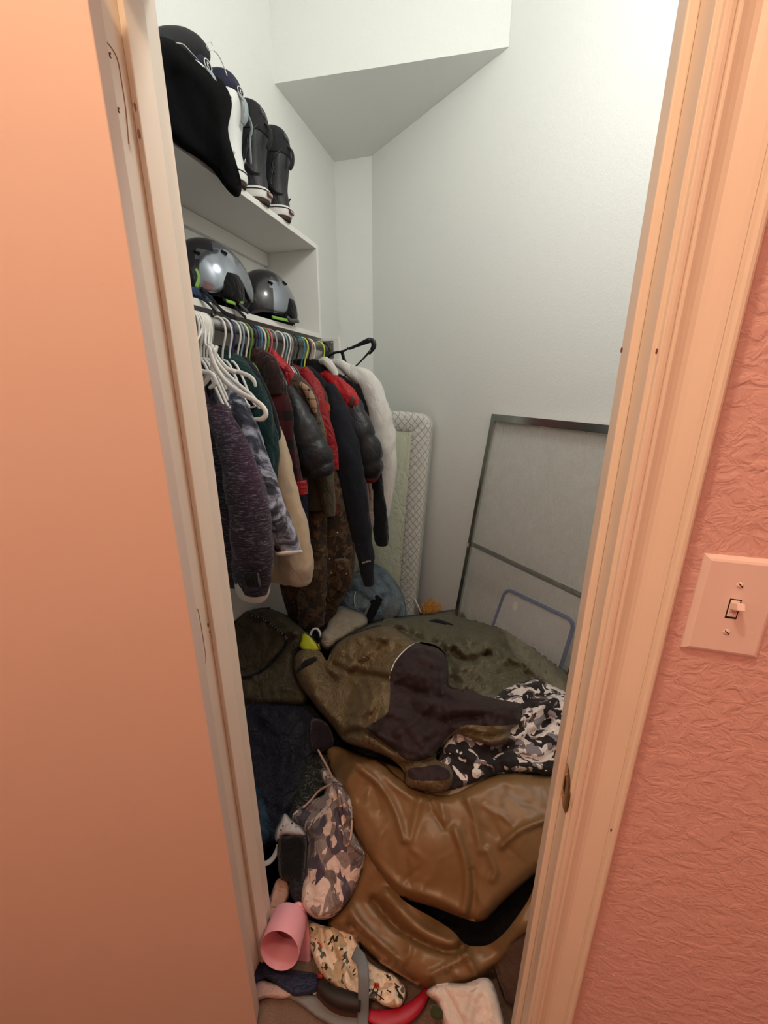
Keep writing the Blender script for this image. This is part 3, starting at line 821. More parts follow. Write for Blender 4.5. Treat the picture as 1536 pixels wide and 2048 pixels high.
pn = np.cross(ud, wdn); pn = pn if pn @ wn > 0 else -pn
def G3(x, y, z): return TL_ + ud * x + wdn * y + pn * z
PWd, PHt, FR = .70, 1.385, .026
sp_ = thing('shower_door_panel', 'chrome framed obscure glass shower door panel leaning on the diagonal wall', 'glass panel', G3(.3, PHt, 0))
def gbox(name, x0, x1, y0, y1, z0, z1, mat, par, bev=0):
    bm = bmesh.new(); r = bx(bm, x0, x1, y0, y1, z0, z1)
    if bev: bmesh.ops.bevel(bm, geom=bm.edges[:], offset=bev, segments=2, affect='EDGES')
    for v in bm.verts: v.co = Vector(G3(*v.co))
    return bmobj(name, bm, mat, par)
gbox('top_rail', 0, PWd, 0, .034, -.012, .012, M_chrome, sp_, .002)
gbox('bottom_rail', 0, PWd, PHt - .03, PHt, -.012, .012, M_chrome, sp_, .002)
gbox('side_stile', 0, FR * .85, .034, PHt - .03, -.011, .011, M_chrome, sp_, .002)
gbox('side_stile', PWd - FR, PWd, .034, PHt - .03, -.011, .011, M_chrome, sp_, .002)
gbox('glass_pane', FR * .8, PWd - FR + .003, .032, PHt - .028, -.002, .002, M_glass, sp_)
pb0 = PP(950, 1094, TL_, pn) - TL_; yb = pb0 @ wdn
pb1 = PP(1165, 1197, TL_, pn) - TL_
tube('towel_bar', [G3(.012, yb, -.022), G3(pb1 @ ud, (pb1 @ wdn), -.022), G3(PWd - .02, (pb1 @ wdn) + .01, -.022)], .0125, M_dkbar, sp_, 12, 1)
bk = gbox('bar_bracket', -.008, .014, yb - .014, yb + .014, -.028, .013, M_clear, sp_, .004)
# storage bin lid with a blue rim behind the glass
M_bluerim = plain('blue_plastic_rim', (24, 70, 140), .4)
M_lid = plain('frosted_white_plastic', (206, 208, 214), .45, 0, .03, 8, .1)
lz = -.030
LD = [(1000, 1172), (1142, 1232), (1112, 1345), (985, 1260)]
lp = [PP(u, v, TL_ + pn * lz, pn) for u, v in ((1012, 1177), (1150, 1243), (1095, 1420), (955, 1340))]
ld = thing('storage_bin_lid', 'frosted plastic bin lid with a blue rim standing behind the glass panel', 'lid', np.mean(lp, axis=0))
rc = []
for i in range(4):
    a_, b2, c_ = lp[i - 1], lp[i], lp[(i + 1) % 4]
    for k in range(5):
        s_ = k / 4; p0 = b2 + (a_ - b2) * .10; p2 = b2 + (c_ - b2) * .10
        rc.append((1 - s_) ** 2 * p0 + 2 * s_ * (1 - s_) * b2 + s_ * s_ * p2)
tube('rim', rc + [rc[0]], .009, M_bluerim, ld, 8, 1, cap=False)
nL = len(rc); vs = [p + pn * .001 for p in rc] + [p - pn * .001 for p in rc]
mesh('lid_panel', vs, [tuple(range(nL)), tuple(range(2 * nL - 1, nL - 1, -1))], M_lid, ld, False)
c = PP(1030, 1212, TL_ + pn * (lz + .003), pn)
rg = [c + ud * .014 * math.cos(a) + wdn * .022 * math.sin(a) for a in np.linspace(0, 2 * math.pi, 20)[:-1]]
vs, fs = ring_mesh([[p for p in rg], [p + pn * .002 for p in rg]]); mesh('lid_sticker', vs, fs, plain('white_sticker', (240, 240, 238), .5), ld, False)

# ------------------------------------------------------------------ hangers and hanging clothes
def Yhook(u):
    v = 620 + .24 * (u - 380); return PX(u, v, XR + .024)[1]
M_hw = plain('white_hanger_plastic', (232, 230, 224), .35, 0, .03, 20, 0)
HC = {'white': M_hw, 'navy': plain('navy_hanger_plastic', (38, 46, 96), .35, 0, .05, 20, 0), 'light blue': plain('pale_blue_hanger_plastic', (140, 172, 182), .35, 0, .05, 20, 0),
      'green': plain('green_hanger_plastic', (112, 152, 58), .35, 0, .05, 20, 0), 'black': plain('black_hanger_plastic', (16, 20, 28), .35, 0, .05, 20, 0),
      'pink': plain('pink_hanger_plastic', (214, 96, 116), .35, 0, .05, 20, 0), 'grey': plain('grey_hanger_plastic', (160, 164, 160), .35, 0, .05, 20, 0),
      'blue': plain('blue_hanger_plastic', (62, 130, 160), .35, 0, .05, 20, 0), 'yellow': plain('yellow_hanger_plastic', (214, 224, 70), .35, 0, .05, 20, 0),
      'dark grey': plain('dark_grey_hanger_plastic', (74, 76, 76), .35, 0, .05, 20, 0), 'beige': plain('beige_hanger_plastic', (196, 160, 146), .35, 0, .05, 20, 0)}
def hook_pts(Y, dz=.10, lean=0.0, open_=.0):
    r = .0215
    P = [(XR + .004, Y + lean * .5, ZR - dz), (XR + .010, Y + lean * .4, ZR - dz + .03), (XR + r + .004, Y + lean * .2, ZR - .028), (XR + r + .003, Y, ZR)]
    for a in (45, 90, 135, 180): P.append((XR + r * math.cos(math.radians(a)), Y - lean * .1, ZR + r * math.sin(math.radians(a))))
    P.append((XR - r + .002, Y - lean * .2, ZR - .014))
    return [np.array(p) for p in P]
def hanger(Y, col, label, wid=.19, lean=0.0, r=.0034, group='hangers along the closet rod', dz=.10):
    t = thing('clothes_hanger', label, 'hanger', (XR, Y, ZR + .0215), group); m = HC[col]
    tube('hook', hook_pts(Y, dz, lean), r, m, t, 8, 3)
    z = ZR - dz; y = Y + lean * .5
    A = [(XR - wid, y, z - .135), (XR - wid + .012, y, z - .122), (XR - .03, y, z - .018), (XR, y, z - .002), (XR + .03, y, z - .018), (XR + wid - .012, y, z - .072 - .05), (XR + wid, y, z - .085 - .05)]
    tube('shoulder_bar', [np.array(a) for a in A], r * 1.25, m, t, 8, 3)
    tube('trouser_bar', [np.array(a) for a in ((XR - wid, y, z - .135), (XR - wid * .8, y, z - .144), (XR + wid * .8, y, z - .144), (XR + wid, y, z - .135))], r * .9, m, t, 8, 2)
    return t
M_hdr = {}
def body(name, Y, rows, mat, parent, th=.09, seed=0.0, amp=.16, n=40, sub=5, slots=None):
    """rows: (v, uR, xL[, thickness]) measured on the photograph in the plane of the hanger"""
    R = []
    for r in rows:
        p = PY(r[1], r[0], Y); R.append((p[0], p[2], r[2], r[3] if len(r) > 3 else th))
    Q = cr(R, sub); rings = []
    for k, (xr, z, xl, t_) in enumerate(Q):
        cx, a, b = (xr + xl) / 2, max((xr - xl) / 2, .004), t_ / 2; rg = []
        for i in range(n):
            t0 = 2 * math.pi * i / n; c, s_ = math.cos(t0), math.sin(t0)
            x = cx + a * math.copysign(abs(c) ** .8, c); fr = k / len(Q)
            f = noise.noise(Vector((x * 13 + seed, seed * 2.1, z * 2.2))) * .9 + noise.noise(Vector((x * 30, seed, z * 5))) * .4
            rr_ = 1 + amp * 2.2 * f * min(1, fr * 3 + .15)
            y = Y + b * rr_ * math.copysign(abs(s_) ** .85, s_)
            rg.append(np.array([x + .004 * f, y, z + .008 * noise.noise(Vector((x * 12, seed, 7)))]))
        rings.append(rg)
    vs, fs = ring_mesh(rings); return mesh(name, vs, fs, mat, parent)
def sleeve(Y, pts, mat, parent, name='sleeve', flat=.75, disp=None, seed=0.0, seg=28, sub=8, dy=0.0, amp=.10):
    """pts: (u, v, radius px[, extra dy])"""
    P = []; Rr = []
    for i, p in enumerate(pts):
        y = Y + dy + (p[3] if len(p) > 3 else 0)
        q = PY(p[0], p[1], y); k = (q - CAM) @ Fw / FPX; P.append(q); Rr.append(p[2] * k)
    def d(t, th, q):
        v = amp * noise.noise(Vector((q[0] * 22 + math.cos(th) * 1.6 + seed, q[1] * 22 + math.sin(th) * 1.6, q[2] * 14)))
        v += amp * .45 * wrink((q[0] + math.cos(th) * .05, q[1] + math.sin(th) * .05, q[2] * .8), 22, seed)
        v += amp * .3 * noise.noise(Vector((q[0] * 50 + math.cos(th) * 3, math.sin(th) * 3 + seed, q[2] * 40)))
        if disp: v += disp(t, th)
        return v
    return tube(name, P, Rr, mat, parent, seg, sub, flat=flat, flatdir=(0, 1, 0), disp=d)
def garment(label, cat, Y, rows, mat, th=.09, sleeves=(), name='jacket', seed=0.0, amp=.22, group=None, bodyname='body', mirror=True):
    t = thing(name, label, cat, (XR, Y, ZR - .1), group or 'clothes hanging on the closet rod')
    body(bodyname, Y, rows, mat, t, th, seed, amp)
    for s_ in sleeves: sleeve(Y, s_['p'], s_.get('m', mat), t, s_.get('n', 'sleeve'), s_.get('flat', .75), s_.get('d'), seed + 3, dy=s_.get('dy', 0), amp=s_.get('amp', .17))
    if mirror:   # the sleeve on the wall side
        z0 = ZR - .19
        P = [np.array(q) for q in ((-1.075, Y, z0), (-1.105, Y, z0 - .12), (-1.115, Y, z0 - .3), (-1.11, Y, z0 - .45))]
        tube('sleeve', P, [.035, .04, .035, .028], sleeves[0].get('m', mat) if sleeves else mat, t, 12, 3, flat=.8, flatdir=(0, 1, 0))
    return t
puff = lambda n, a=.16: (lambda t, th: a * (abs(math.sin(math.pi * n * t + .25 * math.sin(th))) ** .5 - .6))

# materials
def heather():
    t = NT('purple_heather_knit')
    f = t.noise(90, 5, .8, t.co((.5, .5, 3.2)), .6)
    g = t.noise(3.2, 2, .5)
    c1 = t.ramp(g, [(.40, (44, 40, 50)), (.62, (70, 44, 66))])
    t.base(t.mix(t.ramp(f, [(.52, (0, 0, 0)), (.68, (255, 255, 255))]), c1, lin((142, 138, 150))))
    t.bump(f, .3, .003); return t.fin(.95, 0, .15, .15)
def tiedye():
    t = NT('grey_tie_dye'); f = t.noise(9, 6, .65, t.co((1, 1, .6)), 2.6)
    t.base(t.ramp(f, [(.34, (30, 31, 38)), (.46, (64, 66, 78)), (.52, (126, 130, 146)), (.60, (178, 182, 198)), (.70, (70, 72, 84))]))
    t.bump(t.noise(24, 4, .55, None, 1.2), .35, .01); return t.fin(.85, 0, .25, .1)
def plaid(name, base, line, k, dark=None, w=.5, rough=.95):
    t = NT(name); sep = t.n('ShaderNodeSeparateXYZ'); t.l(t.tc.outputs['Object'], sep.inputs[0])
    def m(op, a, b=None):
        nd = t.n('ShaderNodeMath', operation=op)
        for i, v in enumerate((a, b)):
            if v is None: continue
            if isinstance(v, (int, float)): nd.inputs[i].default_value = v
            else: t.l(v, nd.inputs[i])
        return nd.outputs[0]
    a = m('GREATER_THAN', m('SINE', m('MULTIPLY', sep.outputs[0], k)), w); b = m('GREATER_THAN', m('SINE', m('MULTIPLY', sep.outputs[2], k)), w)
    s_ = m('MULTIPLY', m('ADD', a, b), .5)
    t.base(t.mix(s_, lin(base), lin(line)))
    t.bump(t.noise(300, 3), .6, .003); t.bump(t.noise(20, 4, .5, None, 1), .3, .01)
    return t.fin(rough, 0, .15, .2)
M_heather = heather(); M_tiedye = tiedye()
M_teal = fabric('dark_teal_cloth', (20, 58, 56), (12, 34, 36)); M_navyd = fabric('dark_navy_cloth', (24, 27, 36), (14, 16, 22))
M_cream = fabric('cream_fleece', (196, 178, 152), (178, 158, 132), .95, 500, 14, .12, .3)
M_plaidr = plaid('maroon_black_plaid', (72, 22, 26), (26, 16, 17), 62); M_collar = fabric('brown_black_fleece', (52, 24, 22), (24, 14, 14), .95, sheen=.3)
M_pufblk = nylon('black_puffer_nylon', (30, 31, 35), .4, .12, 16); M_fur = fabric('brown_corduroy_fleece', (86, 66, 50), (50, 38, 30), 1, 300, 30, .5, .3)
M_plaidt = plaid('tan_check_lining', (172, 140, 112), (52, 36, 32), 190, w=.82); M_red = nylon('red_nylon', (150, 16, 26), .5, .3, 18)
M_dred = nylon('dark_red_fleece', (112, 16, 26), .8, .25, 20); M_bred = nylon('bright_red_nylon', (176, 22, 28), .5, .25, 18)
M_cambr = camo('brown_camouflage_twill', (84, 64, 42), [((58, 40, 26), .52), ((44, 34, 24), .60), ((104, 80, 58), .66), ((150, 128, 104), .735)], 20, .9, 3)
M_navys = fabric('navy_softshell', (27, 29, 38), (20, 21, 29), .8, 700, 12, .2, .1); M_blk2 = fabric('black_cotton', (17, 17, 19), (10, 10, 12), .9)
M_wht = fabric('white_knit', (222, 220, 214), (206, 204, 198), .9, 400, 14, .14, .2); M_khaki = fabric('khaki_cloth', (92, 86, 66), (72, 66, 50))
M_pinkfur = fabric('pale_pink_fleece', (196, 176, 162), (180, 158, 146), 1, 200, 30, .5); M_orange = plain('orange_tag', (226, 96, 56), .7)

g = garment('purple grey heathered jacket with pale lining, nearest the door', 'jacket', 1.02,
    [(742, 396, -.90, .05), (770, 404, -.98, .09), (800, 412, -1.06, .12), (850, 452, -1.08, .13), (934, 488, -1.08, .14), (1035, 522, -1.07, .14), (1103, 541, -1.06, .14), (1150, 535, -1.05, .13), (1170, 522, -1.03, .11)],
    M_heather, .13, [dict(p=[(432, 820, 22, -.02), (468, 900, 34, -.05), (492, 1000, 42, -.07), (504, 1090, 44, -.08), (506, 1150, 38, -.08), (505, 1180, 31, -.08)])], seed=1.0)
sleeve(1.02, [(505, 1150, 38, -.072), (505, 1180, 35, -.072), (504, 1193, 28, -.072)], M_wht, g, 'sleeve_lining', amp=.02)
sleeve(1.02, [(492, 1160, 17, -.135), (517, 1160, 17, -.135)], M_blk2, g, 'cuff_tab', flat=.3, amp=.0)
g = garment('grey and black tie-dye jacket, second garment from the door', 'jacket', 1.10,
    [(704, 402, -.90, .05), (725, 425, -.98, .09), (760, 462, -1.06, .11), (840, 500, -1.08, .12), (940, 520, -1.08, .12), (1050, 530, -1.07, .12), (1120, 520, -1.07, .11)],
    M_tiedye, .12, [dict(p=[(452, 775, 16, -.02), (474, 840, 33, -.04), (500, 920, 38, -.05), (530, 1000, 36, -.05), (560, 1060, 31, -.05), (577, 1094, 25, -.05), (580, 1104, 20, -.05)])], seed=2.0)
sleeve(1.10, [(552, 1108, 4, -.08), (578, 1106, 4.5, -.08), (604, 1103, 3, -.08)], M_wht, g, 'cuff_trim', amp=0)
sleeve(1.10, [(398, 700, 12, 0), (416, 716, 20, -.01), (428, 742, 18, -.01)], M_tiedye, g, 'hood', amp=.15)
garment('dark teal jacket behind the tie-dye one', 'jacket', 1.20,
    [(692, 450, -.90, .05), (705, 468, -1.0, .08), (735, 500, -1.07, .09), (790, 528, -1.08, .09), (870, 540, -1.08, .09), (980, 545, -1.08, .09)], M_teal, .09,
    [dict(p=[(500, 760, 20), (520, 830, 26), (530, 900, 26), (535, 980, 20)])], seed=3.0)
garment('near-black navy hooded top between the teal jacket and the cream fleece', 'top', 1.245,
    [(700, 470, -.92, .04), (730, 505, -1.06, .07), (790, 540, -1.08, .08), (870, 562, -1.08, .08), (1000, 575, -1.08, .08)], M_navyd, .08,
    [dict(p=[(515, 790, 22), (530, 860, 26), (540, 920, 25), (550, 1000, 20)])], seed=4.0)
g = garment('cream fleece pullover hanging below the white empty hangers', 'pullover', 1.30,
    [(760, 500, -.95, .04), (820, 535, -1.06, .07), (880, 558, -1.07, .09), (960, 584, -1.07, .10), (1040, 604, -1.06, .10), (1120, 617, -1.04, .10), (1155, 616, -1.02, .09), (1166, 606, -1.0, .07)],
    M_cream, .09, [dict(p=[(545, 825, 4, -.03), (556, 890, 18, -.05), (570, 980, 26, -.06), (586, 1070, 32, -.06), (592, 1130, 33, -.06), (594, 1158, 28, -.06), (594, 1166, 20, -.06)])], seed=5.0)
g = garment('maroon and black plaid fleece jacket with a dark collar and red cuff', 'jacket', 1.345,
    [(698, 505, -.92, .05), (706, 520, -1.0, .07), (740, 552, -1.07, .08), (800, 568, -1.08, .08), (900, 580, -1.08, .08), (1000, 588, -1.07, .08)], M_plaidr, .08,
    [dict(p=[(520, 735, 24, -.02), (552, 800, 26, -.03), (572, 880, 19, -.03), (588, 950, 15, -.03), (596, 972, 13, -.03)])], seed=6.0)
sleeve(1.345, [(472, 704, 14, -.03), (500, 712, 22, -.04), (528, 728, 24, -.04), (545, 756, 24, -.04), (552, 790, 20, -.04)], M_collar, g, 'collar', amp=.2)
sleeve(1.345, [(599, 962, 15, -.03), (603, 988, 14, -.03)], M_red, g, 'cuff', amp=.03)
garment('navy sweatshirt showing below the red plaid cuff', 'sweatshirt', 1.385,
    [(710, 520, -.92, .03), (740, 550, -1.05, .05), (800, 570, -1.08, .06), (900, 590, -1.08, .06), (1040, 612, -1.07, .06), (1075, 612, -1.06, .05)], fabric('navy_cotton', (32, 32, 52), (24, 24, 40)), .06,
    [dict(p=[(560, 790, 16), (580, 880, 16), (598, 980, 14), (608, 1060, 10)])], seed=7.0, name='sweatshirt')
g = garment('black puffer jacket with a fat quilted sleeve', 'jacket', 1.46,
    [(706, 545, -.92, .04), (730, 562, -1.05, .06), (800, 590, -1.08, .09), (880, 612, -1.08, .10), (940, 620, -1.08, .10), (1010, 620, -1.07, .09)], M_pufblk, .09,
    [dict(p=[(572, 775, 14, -.03), (592, 830, 30, -.05), (610, 880, 36, -.06), (630, 920, 38, -.06), (640, 944, 30, -.06), (643, 954, 20, -.06)], d=puff(4.2, .20), amp=.10)], seed=8.0)
g = garment('red shell jacket with a stand-up collar, left of the dark red fleece', 'jacket', 1.475,
    [(702, 548, -.92, .04), (718, 566, -1.0, .06), (745, 588, -1.07, .06), (800, 600, -1.08, .06), (980, 604, -1.08, .06)], M_red, .06,
    [dict(p=[(572, 742, 12), (590, 790, 16), (600, 850, 16), (606, 940, 14)])], seed=9.0)
sleeve(1.47, [(528, 703, 9, -.03), (541, 708, 12, -.04), (552, 722, 12, -.04), (570, 738, 9, -.03)], M_bred, g, 'collar', amp=.25)
g = garment('brown fleece coat with a tan checked lining at the shoulder', 'coat', 1.53,
    [(730, 560, -.94, .04), (750, 580, -1.05, .07), (775, 610, -1.07, .08), (830, 630, -1.08, .08), (900, 645, -1.08, .08), (1020, 664, -1.07, .08)], M_khaki, .08,
    [dict(p=[(570, 758, 12, -.02), (598, 780, 20, -.03), (616, 820, 23, -.04), (632, 880, 22, -.04), (648, 950, 19, -.04), (658, 1010, 14, -.03), (661, 1032, 10, -.03)])], name='coat', seed=10.0)
sleeve(1.53, [(560, 752, 8, -.035), (588, 765, 19, -.045), (610, 800, 24, -.05), (622, 850, 22, -.055)], M_fur, g, 'shoulder_panel', amp=.12)
sleeve(1.53, [(601, 768, 5, -.075), (616, 784, 8, -.085), (625, 806, 8, -.087), (631, 826, 4, -.08)], M_plaidt, g, 'checked_lining', amp=.05)
g = garment('dark red fleece jacket in the middle of the rod', 'jacket', 1.60,
    [(722, 575, -.94, .04), (735, 602, -1.05, .06), (755, 622, -1.07, .07), (810, 642, -1.08, .07), (880, 660, -1.08, .07), (1020, 676, -1.07, .06), (1030, 677, -1.06, .05)], M_dred, .07,
    [dict(p=[(606, 742, 12), (626, 776, 18, -.02), (640, 830, 18, -.03), (652, 870, 18, -.03), (662, 905, 14, -.03), (668, 940, 10, -.03)], m=M_red)], seed=11.0)
g = garment('brown camouflage overalls hanging almost to the heap', 'overalls', 1.64,
    [(760, 600, -.95, .04), (850, 640, -1.02, .08), (960, 680, -1.04, .13), (1030, 694, -1.05, .15), (1100, 707, -1.05, .16), (1150, 706, -1.05, .16), (1180, 694, -1.04, .15), (1215, 676, -1.02, .14), (1245, 666, -1.0, .12)],
    M_cambr, .12, (), name='overalls', seed=12.0, mirror=False)
sleeve(1.64, [(630, 950, 14, -.09), (634, 1040, 18, -.10), (630, 1120, 24, -.11), (624, 1200, 28, -.11), (622, 1245, 26, -.10)], M_cambr, g, 'trouser_leg', amp=.2)
sleeve(1.64, [(684, 1120, 16, -.09), (688, 1160, 17, -.09), (680, 1178, 14, -.09)], M_cambr, g, 'cargo_pocket', flat=.5, amp=.1)
for u_, v_ in ((659, 1118), (674, 1066), (662, 1146), (693, 1148)):
    q = PY(u_, v_, 1.51 if u_ < 670 else 1.53); tube('snap_button', [q, q + np.array([0, -.003, 0])], .005, M_steel, g, 10, 1)
garment('khaki shirt peeking out beside the orange tag', 'shirt', 1.665,
    [(740, 612, -.94, .03), (760, 632, -1.05, .04), (800, 655, -1.07, .05), (836, 674, -1.07, .05), (900, 672, -1.07, .05)], M_khaki, .05,
    [dict(p=[(640, 780, 12), (656, 815, 16), (664, 850, 14), (668, 880, 8)])], name='shirt', seed=13.0)
g = garment('long navy softshell jacket with small white lettering on the cuff', 'jacket', 1.70,
    [(732, 620, -.94, .04), (748, 640, -1.05, .06), (780, 664, -1.07, .08), (850, 690, -1.08, .08), (950, 705, -1.08, .08), (1060, 712, -1.07, .08)], M_navys, .08,
    [dict(p=[(655, 772, 14, -.02), (678, 830, 22, -.03), (694, 900, 27, -.04), (708, 980, 26, -.04), (722, 1060, 21, -.04), (732, 1120, 16, -.04), (736, 1156, 12.5, -.04), (737, 1171, 9, -.04)])], seed=14.0)
q0, q1 = PY(724, 1125, 1.628), PY(743, 1120, 1.635)
text('cuff_lettering', 'REVERSE', .0115, (q0 + q1) / 2 + np.array([0, -.003, -.002]), q1 - q0, (0, 0, 1), M_rubber, g)
garment('black and white collared shirt behind the yellow hanger', 'shirt', 1.745,
    [(718, 634, -.94, .03), (722, 650, -1.0, .05), (738, 668, -1.06, .05), (800, 680, -1.08, .05), (900, 690, -1.08, .05)], M_blk2, .05,
    [dict(p=[(636, 727, 5), (650, 722, 8, -.02), (664, 736, 8, -.02), (672, 752, 5, -.02)], m=M_wht, n='collar')], name='shirt', seed=15.0)
g = garment('red and black puffer jacket with banded sleeves', 'jacket', 1.78,
    [(738, 634, -.94, .04), (746, 655, -1.05, .06), (770, 688, -1.07, .09), (820, 712, -1.08, .10), (900, 728, -1.08, .10), (945, 730, -1.07, .09)], M_pufblk, .09,
    [dict(p=[(688, 786, 18, -.04), (706, 830, 27, -.05), (722, 875, 32, -.06), (736, 915, 31, -.06), (741, 944, 24, -.06), (742, 956, 14, -.06)], d=puff(4.5, .20), amp=.10)], seed=16.0)
sleeve(1.78, [(630, 746, 6, -.03), (650, 752, 12, -.04), (676, 772, 17, -.055), (696, 798, 20, -.06), (704, 815, 17, -.06)], M_bred, g, 'shoulder_panel', amp=.25)
sleeve(1.78, [(700, 800, 10, -.095), (708, 806, 9, -.095)], M_maroon, g, 'sleeve_patch', flat=.3, amp=0)
sleeve(1.78, [(712, 948, 9, -.065), (740, 953, 14, -.065), (748, 948, 11, -.065)], M_dred, g, 'cuff', amp=.1)
g = garment('pale pink fleece glimpsed between two black sleeves', 'pullover', 1.81,
    [(750, 640, -.94, .04), (800, 690, -1.05, .05), (900, 722, -1.07, .05), (960, 748, -1.07, .05), (1040, 749, -1.07, .05), (1080, 738, -1.06, .05)], M_pinkfur, .05, (), name='pullover', seed=17.0, mirror=False)
g = garment('plain black sweatshirt with a long narrow sleeve', 'sweatshirt', 1.845,
    [(742, 655, -.94, .03), (752, 690, -1.05, .05), (776, 716, -1.07, .05), (830, 736, -1.08, .05), (930, 744, -1.08, .05), (1050, 742, -1.07, .05)], M_blk2, .05,
    [dict(p=[(708, 772, 12), (726, 820, 14), (742, 900, 15, -.01), (753, 980, 15, -.02), (760, 1040, 15, -.02), (763, 1076, 14, -.02), (764, 1090, 11, -.02)])], name='sweatshirt', seed=18.0)
g = garment('white knit sweater, farthest garment on the rod', 'sweater', 1.895,
    [(718, 668, -.94, .04), (722, 684, -1.0, .06), (740, 724, -1.07, .07), (760, 750, -1.08, .07), (840, 762, -1.08, .07), (980, 765, -1.07, .07)], M_wht, .07,
    [dict(p=[(700, 742, 14, -.02), (736, 766, 20, -.03), (756, 820, 24, -.03), (768, 880, 24, -.03), (775, 940, 18, -.03), (772, 1000, 12, -.03), (769, 1032, 9, -.03)])], name='sweater', seed=19.0)
sleeve(1.895, [(668, 724, 6, -.03), (684, 730, 9, -.035), (704, 748, 8, -.035)], M_wht, g, 'collar', amp=.1)
oq = PY(656, 811, 1.60)
tag(mesh('price_tag', [oq + np.array(v) for v in ((-.012, 0, -.018), (.010, 0, -.022), (.008, -.001, .002), (-.010, -.001, .020), (-.012, .001, -.018), (.010, .001, -.022), (.008, 0.0, .002), (-.010, 0.0, .020))],
    [(0, 1, 2, 3), (7, 6, 5, 4), (0, 4, 5, 1), (1, 5, 6, 2), (2, 6, 7, 3), (3, 7, 4, 0)], M_orange, None, False), 'small orange tag between the dark red fleece and navy softshell', 'tag')

# hangers that carry the clothes: (hook x on the photograph, colour, label)
HK = [(393, 'white', None), (398, 'white', None), (403, 'white', None), (410, 'white', None), (416, 'white', None), (422, 'grey', 'grey plastic hanger just behind the near cluster of white hooks'),
      (447, 'white', 'white hanger with a wide hook, first past the gap in the rod'), (459, 'white', 'white hanger with a wide hook, second past the gap in the rod'),
      (467, 'navy', 'navy hanger in front of a white one near the green hook'), (477, 'white', 'white hanger hook between the navy and pale blue hooks'), (484, 'light blue', 'pale blue hanger hook left of the green one'),
      (493, 'white', 'white hanger hook pressed against the first green hook'), (501, 'green', 'lime green hanger hook left of the black clip hanger'), (508, 'black', 'black hanger hook between green and navy hooks'),
      (515, 'navy', 'navy hanger hook right of the black one'), (521, 'blue', 'blue hanger hook tucked behind the second navy hook'), (528, 'white', 'white hanger hook left of the second green hook'),
      (535, 'green', 'green hanger hook left of the pink hook'), (541, 'pink', 'pink hanger hook beside the lime green one'), (550, 'grey', 'grey hanger hook right of the pink one'),
      (566, 'white', 'white hanger hook after the gap, first of four pale hooks'), (572, 'light blue', 'pale blue hook among the pale hooks in the middle'), (579, 'white', 'white hanger hook, third of four pale hooks'), (583, 'grey', 'grey hanger hook, last of four pale hooks'),
      (590, 'dark grey', 'dark grey hanger hook right of the pale hooks'), (596, 'black', 'thin black hanger hook left of the blue and yellow hooks'), (607, 'blue', 'sea blue hanger hook beside the yellow hook'),
      (614, 'yellow', 'neon yellow hanger hook beside the sea blue hook'), (619, 'black', 'black hanger hook right of the neon yellow hook'), (624, 'beige', 'beige pink hanger hook near the rod end'),
      (628, 'white', 'white hanger hook near the rod end'), (647, 'yellow', 'yellow hanger hook touching the rod end flange')]
for u_, c_, lb in HK:
    Y_ = Yhook(u_)
    hanger(Y_, c_, lb or 'white hanger hook, %s from the left jamb in the near cluster' % {393: 'first', 398: 'second', 403: 'third', 410: 'fourth', 416: 'fifth'}[u_], .085, random.Random(u_).uniform(-.012, .012), group='hangers along the closet rod' if lb else 'near cluster of white hangers')
# empty white hangers swung toward the room; their right arms curl back below the bar
def empty_hanger(label, Y, path, hookY, col='white', r=.0052, grp='empty white hangers', sub=4, bridge=None):
    t = thing('empty_hanger', label, 'hanger', (XR, hookY, ZR + .0215), grp); m = HC[col]
    hp = hook_pts(hookY, .085)
    nk = PY(path[0][0], path[0][1], Y); tube('hook', [nk, (nk + hp[1]) / 2] + hp[2:], .0034, m, t, 8, 3)
    P = [PY(u, v, Y + (e[0] if e else 0)) for u, v, *e in path]
    tube('arm', P, [r * .9] + [r * 1.15] * (len(P) - 2) + [r * .7], m, t, 10, sub, flat=.7, flatdir=(0, 1, 0))
    # the arm on the wall side mirrors it
    L = [np.array([2 * nk[0] - p[0], p[1] + .02, p[2]]) for p in P[:4]]
    tube('arm', L, r, m, t, 8, 3)
    if bridge: tube('notch', [PY(u, v, Y - .004) for u, v in bridge], r * 1.3, m, t, 8, 2)
    return t
empty_hanger('empty white hanger whose arm ends in a large open curl', .98, [(418, 694), (428, 728), (450, 762), (480, 785), (508, 800), (526, 814), (532, 828), (524, 838), (507, 838)], Yhook(406), r=.0062)
empty_hanger('empty white hanger nested just above the large curled one', 1.02, [(422, 692), (434, 724), (458, 752), (484, 775), (502, 790), (514, 806), (519, 818)], Yhook(413), r=.0052)
empty_hanger('empty white hanger with a notched flat bar, uppermost of the empties', 1.06, [(424, 690), (436, 716), (456, 738), (478, 744), (498, 752), (508, 762), (511, 774)], Yhook(419), r=.0055, bridge=[(450, 736), (462, 741), (472, 744)])
empty_hanger('empty white hanger with its hooked tip against the left jamb', .94, [(380, 700), (390, 730), (402, 742), (420, 746), (429, 757), (428, 769), (418, 776)], Yhook(398), r=.0058)
